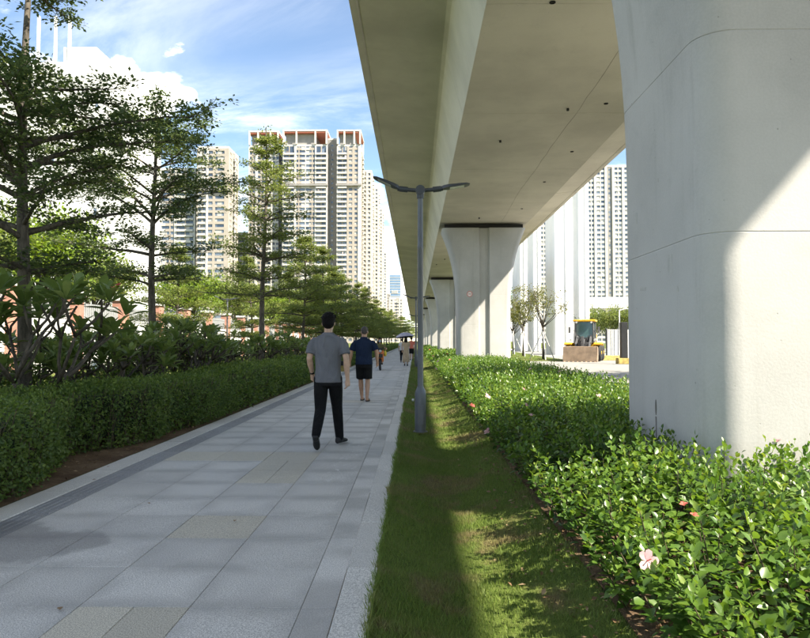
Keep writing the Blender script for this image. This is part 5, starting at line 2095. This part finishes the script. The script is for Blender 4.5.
# ---- simple builder for the small distant people
def small_person(label, loc, rz, H, top, bottom, hair, skin='skin_tan', dress=False, long_hair=False, stride=.18, raise_r=False, shoes='shoe_black', shorts=True):
    t = thing('person', label, 'person', loc, rz)
    k = H / 1.70
    b = MB()
    q = lambda x, y, z: V(x * k, y * k, z * k)
    hc = q(0, .03, 1.57)
    f, s = head_parts(b, hc, 0, k=k)
    limb(b, [q(0, 0, 1.36), q(0, .02, 1.50)], [.05 * k, .048 * k], 10)
    secs(b, [(0, 0, .85 * k, .12 * k, .085 * k), (0, 0, 1.05 * k, .11 * k, .08 * k), (0, 0, 1.25 * k, .13 * k, .085 * k), (0, 0, 1.37 * k, .12 * k, .07 * k), (0, 0, 1.43 * k, .05 * k, .05 * k)])
    arms = [(q(.165, 0, 1.36), q(.23, -.04, 1.10), q(.22, .04, .86)), (q(-.165, 0, 1.36), q(-.23, -.02, 1.10), q(-.22, .08, .87))]
    if raise_r:
        arms[0] = (q(.165, 0, 1.36), q(.21, .05, 1.12), q(.10, .20, 1.32))
    for a0, a1, a2 in arms:
        limb(b, [a0, a1, a2], [.042 * k, .036 * k, .025 * k], 10)
        d = (a2 - a1).normalized()
        hand(b, a2, d, V(-a0.x, .3, 0), V(0, 1, .1), .8 if not raise_r else 1.3, k * .92)
    legs = [(q(.08, 0, .86), q(.08, stride * .7, .47), q(.08, stride, .08)), (q(-.08, 0, .86), q(-.08, -stride * .1, .47), q(-.08, -stride, .10))]
    for a0, a1, a2 in legs:
        limb(b, [a0, a1, a1.lerp(a2, .35), a2], [.070 * k, .048 * k, .05 * k, .032 * k], 10)
    flesh(b, 'body', skin, t, .011, 3)
    eyes(t, hc, f, s, k)
    for a0, a1, a2 in legs:
        m = MB(); shoe(m, a2 + q(0, -.05, -.075), a2 + q(0, .19, -.075), k)
        flesh(m, 'shoe', shoes, t, .010, 2)
    h = MB()
    h.ell(hc + q(0, -.02, .05), (.088 * k, .10 * k, .09 * k), 16, 10)
    h.ell(hc + q(0, -.05, .0), (.08 * k, .066 * k, .08 * k), 14, 8)
    if long_hair:
        secs(h, [(0, hc.y - .085 * k, hc.z - .42 * k, .085 * k, .022 * k), (0, hc.y - .085 * k, hc.z - .25 * k, .11 * k, .035 * k), (0, hc.y - .06 * k, hc.z - .05 * k, .092 * k, .05 * k), (0, hc.y - .04 * k, hc.z + .05 * k, .07 * k, .05 * k)], 14)
    flesh(h, 'hair', hair, t, .010, 3)
    c = MB()
    secs(c, [(0, 0, .86 * k, .16 * k, .115 * k), (0, 0, 1.03 * k, .145 * k, .105 * k), (0, 0, 1.22 * k, .165 * k, .115 * k), (0, 0, 1.34 * k, .165 * k, .095 * k), (0, 0, 1.39 * k, .12 * k, .075 * k), (0, 0, 1.43 * k, .065 * k, .06 * k)], 20)
    for a0, a1, a2 in arms:
        limb(c, [a0 * .8 + V(0, 0, a0.z * .2), a0, a0.lerp(a1, .7)], [.055 * k, .06 * k, .058 * k], 10, cap=False)
    flesh(c, 'dress' if dress else 'shirt', top, t, .010, 3)
    c = MB()
    if dress:
        secs(c, [(0, 0, .24 * k, .215 * k, .19 * k), (0, 0, .5 * k, .20 * k, .165 * k), (0, 0, .8 * k, .175 * k, .13 * k), (0, 0, .98 * k, .145 * k, .105 * k)], 20)
        flesh(c, 'skirt', bottom, t, .010, 3)
    else:
        secs(c, [(0, 0, .78 * k, .165 * k, .12 * k), (0, 0, .92 * k, .15 * k, .11 * k)], 18)
        for a0, a1, a2 in legs:
            e = a0.lerp(a1, .92) if shorts else a1.lerp(a2, .9)
            limb(c, [a0, a0.lerp(a1, .5)] + ([] if shorts else [a1]) + [e], [.095 * k, .092 * k] + ([] if shorts else [.07 * k]) + [.088 * k if shorts else .055 * k], 12, cap=False)
        flesh(c, 'shorts' if shorts else 'trousers', bottom, t, .010, 3)
    return t


WX, WY = at(406, 366, 36.6).x, 36.6
small_person('long-haired woman in beige dress walking under an umbrella', (WX, WY, 0), 0, 1.62, 'dress_beige', 'dress_beige', 'hair_black', 'skin_fair', True, True, .14, True)
small_person('man in coral shirt and black shorts beside the umbrella woman', (at(411.5, 360, 47).x, 47, 0), 0, 1.66, 'shirt_coral', 'cloth_black', 'hair_black', 'skin_tan', False, False, .18)
small_person('person in pale shirt half hidden left of the umbrella woman', (at(402.2, 360, 42).x, 42, 0), 0, 1.55, 'shirt_white', 'cloth_black', 'hair_black', 'skin_tan', False, False, .18, shorts=False)
small_person('tiny dark-clothed walker far along the path past the coral shirt', (at(416.3, 350, 95).x - .1, 95, 0), 0, 1.68, 'cloth_black', 'cloth_black', 'hair_black', 'skin_tan', False, False, .18, shorts=False)

# umbrella
um = thing('umbrella', 'pale lilac umbrella held over the long-haired woman', 'umbrella', (WX + .06, WY + .18, 0))
Zu = 1.86
rib = []
m_ = MB()
m_.cyl((.04, .02, 1.18), (.04, .02, Zu + .02), .008, .008, 8)
m_.cyl((.04, .02, Zu), (.04, .02, Zu + .07), .010, .004, 8)
m_.build('shaft', 'umbrella_dark', um)


def canopy(mat, name, dz, rad):
    m = MB()
    vs, fs = [], []
    n, rg = 8, 6
    for sgn in (0, 1):
        for i in range(rg + 1):
            a = i / rg * R(62)
            for k in range(n * 3):
                th = 2 * PI * k / (n * 3)
                sag = 1.0 if k % 3 == 0 else .965
                r = rad * math.sin(a) / math.sin(R(62)) * (1 if i == 0 else (1 + (sag - 1) * i / rg))
                z = Zu - rad * .62 * (1 - math.cos(a)) / (1 - math.cos(R(62))) * .75 - dz - (.006 if sgn else 0)
                vs.append((.04 + r * math.cos(th), .02 + r * math.sin(th), z))
    N = n * 3
    per = (rg + 1) * N
    for sgn in (0, 1):
        for i in range(rg):
            for k in range(N):
                k2 = (k + 1) % N
                q = [i * N + k, i * N + k2, (i + 1) * N + k2, (i + 1) * N + k]
                fs.append(tuple(x + sgn * per for x in (q if sgn else reversed(q))))
    for k in range(N):
        k2 = (k + 1) % N
        fs.append((rg * N + k, rg * N + k2, per + rg * N + k2, per + rg * N + k))
    m.add(vs, fs)
    o = m.build(name, mat, um)
    return o


cp = canopy('umbrella_lilac', 'canopy', 0, .53)
canopy('umbrella_dark', 'lining', .010, .515)
for k in range(8):
    a = 2 * PI * k / 8
    m = MB(); m.cyl((.04, .02, Zu - .30), (.04 + .3 * math.cos(a), .02 + .3 * math.sin(a), Zu - .115), .004, .004, 5)
    m.build('rib', 'umbrella_dark', um)
um.rotation_euler = (R(-5), R(-6), 0)

# ---- electric scooter and its rider, coming towards the camera
SX, SY = at(380, 370, 31.5).x, 31.5


def scooter():
    t = thing('electric_scooter', 'orange and black electric scooter coming towards the camera', 'scooter', (SX, SY, 0), R(4))
    for y in (-.55, .55):
        w = MB()
        rings = []
        vs, fs = [], []
        n, mm = 24, 8
        for i in range(n):
            a = 2 * PI * i / n
            for j in range(mm):
                c = 2 * PI * j / mm
                r = .185 + .045 * math.cos(c)
                vs.append((.045 * math.sin(c), y + r * math.cos(a), .23 + r * math.sin(a)))
        for i in range(n):
            for j in range(mm):
                fs.append((i * mm + j, i * mm + (j + 1) % mm, ((i + 1) % n) * mm + (j + 1) % mm, ((i + 1) % n) * mm + j))
        w.add(vs, fs)
        wo = w.build('wheel', 'tyre_rubber', t, smooth=True)
        r = MB(); r.cyl((-.03, y, .23), (.03, y, .23), .135, .135, 18); r.build('rim', 'chrome', wo)
    m = MB()
    m.prism([(-.50, .47), (-.62, .40), (-.60, .47), (-.46, .56)], 'x', -.07, .07)
    m.build('front_mudguard', 'scooter_black', t, bevel=.01)
    m = MB()
    m.prism([(-.47, .42), (-.42, .40), (-.30, .92), (-.36, .96)], 'x', -.17, .17)
    m.build('front_shield', 'scooter_orange', t, bevel=.03)
    m = MB(); m.box(-.13, .13, -.36, .30, .27, .34); m.build('footboard', 'scooter_black', t, bevel=.015)
    m = MB(); m.prism([(.18, .34), (.75, .50), (.70, .66), (.10, .66)], 'x', -.13, .13); m.build('rear_body', 'scooter_black', t, bevel=.03)
    m = MB(); m.prism([(.02, .67), (.74, .69), (.76, .77), (.40, .76), (.04, .74)], 'x', -.13, .13); m.build('seat', 'scooter_black', t, bevel=.03)
    m = MB(); m.tube([(0, -.52, .30), (0, -.42, .62), (0, -.33, .98)], [.025, .025, .03], 8); m.box(-.10, .10, -.44, -.28, .94, 1.04); m.build('steering_column', 'scooter_black', t)
    m = MB(); m.tube([(-.33, -.18, 1.02), (-.18, -.28, 1.05), (.18, -.28, 1.05), (.33, -.18, 1.02)], .014, 8); m.build('handlebar', 'scooter_black', t)
    m = MB(); m.ell((0, -.46, .90), (.07, .04, .06), 12, 8); m.build('headlight', 'lamp_lens', t)
    for s in (-1, 1):
        m = MB(); m.tube([(s * .26, -.24, 1.04), (s * .33, -.26, 1.20)], .006, 5); m.ell((s * .34, -.26, 1.23), (.055, .012, .04), 10, 6); m.build('mirror', 'scooter_black', t)
    m = MB(); m.box(-.12, .12, -.64, -.48, .60, .78); m.build('front_basket', 'scooter_black', t, bevel=.01)
    return t


scooter()


def rider():
    t = thing('person', 'masked woman in olive top riding the orange scooter', 'person', (SX, SY, 0), R(184))
    b = MB()
    hc = V(0, -.02, 1.42)
    f, s = head_parts(b, hc, 0)
    limb(b, [V(0, -.13, 1.20), V(0, -.05, 1.34)], [.05, .048], 10)
    secs(b, [(0, -.22, .80, .13, .10), (0, -.20, .95, .12, .09), (0, -.16, 1.12, .13, .085), (0, -.14, 1.22, .10, .07)])
    for q in (-1, 1):
        sh, el, wr = V(q * .165, -.13, 1.19), V(q * .26, -.02, .98), V(q * .30, .17, 1.03)
        limb(b, [sh, el, wr], [.042, .036, .026], 10)
        hand(b, wr, V(0, .8, -.1), V(0, -.1, -1), V(-q, .2, 0), 1.2, .9)
        limb(b, [V(q * .09, -.18, .80), V(q * .13, .18, .72), V(q * .11, .16, .55), V(q * .10, .12, .40)], [.075, .055, .05, .034], 10)
        shoe(b, V(q * .10, .06, .345), V(q * .10, .29, .345), .95)
    flesh(b, 'body', 'skin_tan', t, .010, 3)
    eyes(t, hc, f, s)
    h = MB()
    h.ell(hc + V(0, -.02, .05), (.090, .10, .092), 16, 10)
    for q in (-1, 1):
        h.ell(hc + V(q * .078, -.03, -.06), (.030, .05, .14), 10, 8)
    h.ell(hc + V(0, -.075, -.06), (.085, .045, .15), 12, 8)
    flesh(h, 'hair', 'hair_black', t, .010, 3)
    m = MB(); m.ell(hc + V(0, .060, -.045), (.058, .052, .045), 14, 8); m.build('face_mask', 'mask_blue', t, smooth=True)
    c = MB()
    secs(c, [(0, -.20, .80, .165, .14), (0, -.19, .95, .155, .12), (0, -.16, 1.08, .165, .115), (0, -.135, 1.18, .150, .09), (0, -.125, 1.24, .07, .06)], 20)
    for q in (-1, 1):
        limb(c, [V(q * .12, -.13, 1.18), V(q * .17, -.12, 1.18), V(q * .22, -.06, 1.07)], [.055, .058, .058], 10, cap=False)
    flesh(c, 'shirt', 'cloth_olive', t, .010, 3)
    c = MB()
    for q in (-1, 1):
        limb(c, [V(q * .08, -.19, .81), V(q * .11, .0, .77), V(q * .128, .15, .73)], [.10, .088, .075], 12)
    flesh(c, 'shorts', 'cloth_black', t, .010, 3)
    return t


rider()
bag = MB()
secs(bag, [(.24, -.16, .66, .05, .06), (.25, -.16, .80, .075, .075), (.24, -.16, .92, .03, .05)], 12)
bag.tube([(.24, -.16, .92), (.27, -.17, 1.0), (.30, -.19, 1.02)], .008, 5)
o = bag.build('carrier_bag', 'bag_yellow', None, (SX - .0, SY, 0), (0, 0, R(4)), smooth=True)
tag(o, 'yellow bag hanging from the scooter handlebar', 'bag')

# small yellow and black box at the hedge side
p = at(341, 371, 30)
b_ = thing('utility_box', 'small yellow and black box by the kerb behind the grey walker', 'box', (-3.32, 30, .006))
m_ = MB(); m_.box(-.16, .16, -.14, .14, 0, .26); m_.build('lower_case', 'bin_yellow', b_, bevel=.02)
m_ = MB(); m_.box(-.15, .15, -.13, .13, .262, .46); m_.build('upper_case', 'shoe_black', b_, bevel=.02)

# ------------------------------------------------------------------ wheel loader
plain('loader_yellow', (.72, .40, .03), .45, var=.15, scale=3)
plain('loader_grey', (.10, .10, .105), .55)
plain('bucket_steel', (.30, .215, .15), .7, var=.25, scale=2.5, bump=.2)


def wheel_loader():
    p = at(581, 362, 43.8)
    t = thing('wheel_loader', 'yellow wheel loader with broad brown bucket parked on the road', 'loader', (p.x, 43.8, .0), R(-20))
    # bucket: curved shell opening forward
    m = MB()
    prof_ = []
    for i in range(9):
        a = R(-100 + i * 22)
        prof_.append((.62 - .52 * math.cos(a) * -1 - 1.0, .56 + .52 * math.sin(a)))
    outer = [(.05, .03), (.62, .02), (.86, .20), (.92, .55), (.80, .90), (.55, 1.02), (.50, .99), (.74, .86), (.85, .54), (.80, .24), (.60, .07), (.05, .06)]
    m.prism(outer, 'x', -1.15, .99)
    bk = m.build('bucket', 'bucket_steel', t)
    for s in (-1, 1):
        q = MB(); q.prism([(.05, .03), (.62, .02), (.86, .20), (.92, .55), (.80, .90), (.55, 1.02), (.30, .70)], 'x', (1.012 if s > 0 else -1.172) - .02, (1.012 if s > 0 else -1.172) + .02); q.build('side_plate', 'bucket_steel', bk)
    q = MB(); q.box(-1.15, .99, .0, .049, .031, .30); q.box(-1.15, .99, .005, .045, .302, .98); q.build('front_plate', 'bucket_steel', bk)
    q = MB(); q.box(-1.2, 1.04, -.06, .048, .0, .03); q.build('cutting_edge', 'loader_grey', bk)
    for i in range(8):
        q = MB(); x = -1.05 + i * .28; q.prism([(-.16, .005), (-.061, .0), (-.061, .05)], 'x', x - .05, x + .05); q.build('tooth', 'bucket_steel', bk)
    for s in (-1, 1):
        q = MB(); q.prism([(.85, .50), (1.2, .95), (2.3, 1.55), (2.3, 1.80), (1.1, 1.15), (.80, .72)], 'x', s * .45 - .06, s * .45 + .06); q.build('lift_arm', 'loader_grey', t)
        q = MB(); q.cyl((s * .28, .95, .85), (s * .28, 2.2, 1.35), .06, .06, 10); q.build('hydraulic_ram', 'chrome', t)
    q = MB(); q.box(-.10, .10, 1.0, 2.1, 1.2, 1.5); q.box(-.08, .08, .9, 1.05, .6, 1.7); q.build('tilt_link', 'loader_grey', t)
    q = MB(); q.box(-.42, .42, 1.5, 2.7, .55, 1.25); q.build('front_frame', 'loader_grey', t)
    for (y, s) in ((1.75, -1), (1.75, 1), (3.75, -1), (3.75, 1)):
        q = MB()
        vs, fs = [], []
        n, mm = 28, 10
        for i in range(n):
            a = 2 * PI * i / n
            for j in range(mm):
                c = 2 * PI * j / mm
                r = .43 + .16 * math.cos(c)
                vs.append((s * 1.0 + .20 * math.sin(c), y + r * math.cos(a), .59 + r * math.sin(a)))
        for i in range(n):
            for j in range(mm):
                fs.append((i * mm + j, i * mm + (j + 1) % mm, ((i + 1) % n) * mm + (j + 1) % mm, ((i + 1) % n) * mm + j))
        q.add(vs, fs)
        w = q.build('wheel', 'tyre_rubber', t, smooth=True)
        q = MB(); q.cyl((s * .80, y, .59), (s * 1.14, y, .59), .31, .28, 20); q.cyl((s * 1.14, y, .59), (s * 1.19, y, .59), .12, .11, 12); q.build('rim', 'loader_yellow', w)
    for s in (-1, 1):
        q = MB(); q.prism([(1.1, 1.18), (1.25, 1.28), (2.25, 1.28), (2.45, 1.12), (2.45, 1.05), (2.2, 1.20), (1.3, 1.20), (1.15, 1.10)], 'x', s * .98 - .25, s * .98 + .25); q.build('mudguard', 'loader_yellow', t)
        q = MB(); q.cyl((s * .80, 1.18, 1.45), (s * .80, 1.28, 1.45), .09, .10, 12); q.tube([(s * .80, 1.25, 1.2), (s * .80, 1.26, 1.4)], .02, 6); q.build('headlight', 'lamp_lens', t)
    q = MB(); q.box(-.75, .75, 2.35, 4.9, .75, 1.25); q.build('rear_frame', 'loader_yellow', t, bevel=.04)
    q = MB(); q.prism([(3.55, 1.253), (4.95, 1.253), (4.85, 1.85), (3.55, 2.0)], 'x', -.62, .62); q.build('engine_hood', 'loader_yellow', t, bevel=.05)
    # cab
    q = MB()
    for (x, y) in ((-.62, 2.25), (.62, 2.25), (-.66, 3.5), (.66, 3.5)):
        q.tube([(x, y, 1.25), (x * .95, y + (.08 if y < 3 else -.05), 2.72)], .05, 6)
    q.box(-.66, .66, 2.2, 3.5, 1.253, 1.35)
    q.build('cab_frame', 'loader_grey', t)
    q = MB(); q.prism([(2.28, 1.36), (3.46, 1.36), (3.42, 2.70), (2.36, 2.70)], 'x', -.60, .60); q.build('cab_glass', 'cab_glass', t)
    q = MB(); q.box(-.76, .76, 2.10, 3.62, 2.723, 2.86); q.build('cab_roof', 'loader_yellow', t, bevel=.04)
    for s in (-1, 1):
        q = MB(); q.tube([(s * .66, 2.2, 2.1), (s * .98, 2.05, 2.15)], .018, 6); q.box(s * .98 - .07, s * .98 + .07, 2.02, 2.06, 1.92, 2.36); q.build('mirror', 'loader_grey', t)
    q = MB(); q.box(-.50, .50, 2.16, 2.26, 1.42, 1.62); q.box(-.36, .36, 1.3, 1.48, .62, 1.30); q.box(-.16, .16, 2.9, 3.3, 1.36, 2.2); q.build('valve_block', 'loader_grey', t)
    for s in (-1, 1):
        q = MB(); q.tube([(s * .2, 1.5, 1.3), (s * .3, 1.9, 1.75), (s * .22, 2.3, 1.45)], .025, 6); q.tube([(s * .1, 1.4, 1.2), (s * .16, 1.8, 1.65), (s * .1, 2.25, 1.4)], .02, 6); q.build('hydraulic_hose', 'scooter_black', t)
        q = MB(); q.tube([(s * .70, 2.05, 1.28), (s * .72, 2.1, 1.75), (s * .66, 2.2, 2.1)], .02, 6); q.build('grab_rail', 'loader_grey', t)
    q = MB(); q.tube([(.35, 4.2, 1.9), (.35, 4.2, 2.5)], .05, 8); q.build('exhaust', 'loader_grey', t)
    for s in (-1, 1):
        q = MB(); q.cyl((s * .5, 2.02, 2.66), (s * .5, 2.10, 2.66), .07, .07, 10); q.build('work_light', 'lamp_lens', t)
    return t


wheel_loader()

# hoarding, posts and barriers on the right road edge
hx = at(607, 330, 50)
ho = thing('site_hoarding', 'grey sheet metal site hoarding right of the wheel loader', 'fence', (hx.x, 50, 0), R(20))
for i in range(6):
    m_ = MB()
    for j in range(6):
        m_.box(i * 1.0 + .01 + j * .163, i * 1.0 + .09 + j * .163, -.02 if j % 2 else -.045, .02, .1, 2.25)
    m_.box(i * 1.0 + .01, i * 1.0 + .985, .021, .04, .1, 2.25)
    m_.build('sheet_panel', 'hoarding_grey', ho)
    m_ = MB(); m_.box(i * 1.0 - .03, i * 1.0 + .03, .041, .12, 0, 2.35); m_.build('post', 'lamp_dark', ho)
dx = at(621.5, 340, 40)
db = thing('gate_post', 'dark steel gate post on a yellow base beside the nearest pier', 'post', (dx.x + .1, 40, 0))
m_ = MB(); m_.box(-.16, .22, -.2, .2, .36, 2.5); m_.build('post_body', 'scooter_black', db, bevel=.02)
m_ = MB(); m_.box(-.38, .38, -.3, .3, 0, .357); m_.build('base_block', 'bin_yellow', db, bevel=.03)
lp = at(619.5, 340, 56)
l_ = thing('lamp_pole', 'slim white pole rising behind the grey hoarding', 'pole', (lp.x, 56, 0))
m_ = MB(); m_.lathe([(.12, 0), (.12, .1), (.07, .12), (.05, 4.0)], 12); m_.build('shaft', 'white_wall', l_)
m_ = MB(); m_.tube([(0, 0, 3.95), (.5, 0, 4.1), (1.1, 0, 4.05)], .04, 8); m_.build('bracket', 'white_wall', l_)
br = thing('road_barrier', 'low yellow road barrier on the ground behind the loader', 'barrier', (at(616, 362, 47).x, 47.5, 0))
m_ = MB(); m_.prism([(-.2, 0), (.2, 0), (.12, .35), (-.12, .35)], 'x', -.9, .9); m_.build('barrier_block', 'bin_yellow', br, bevel=.02)
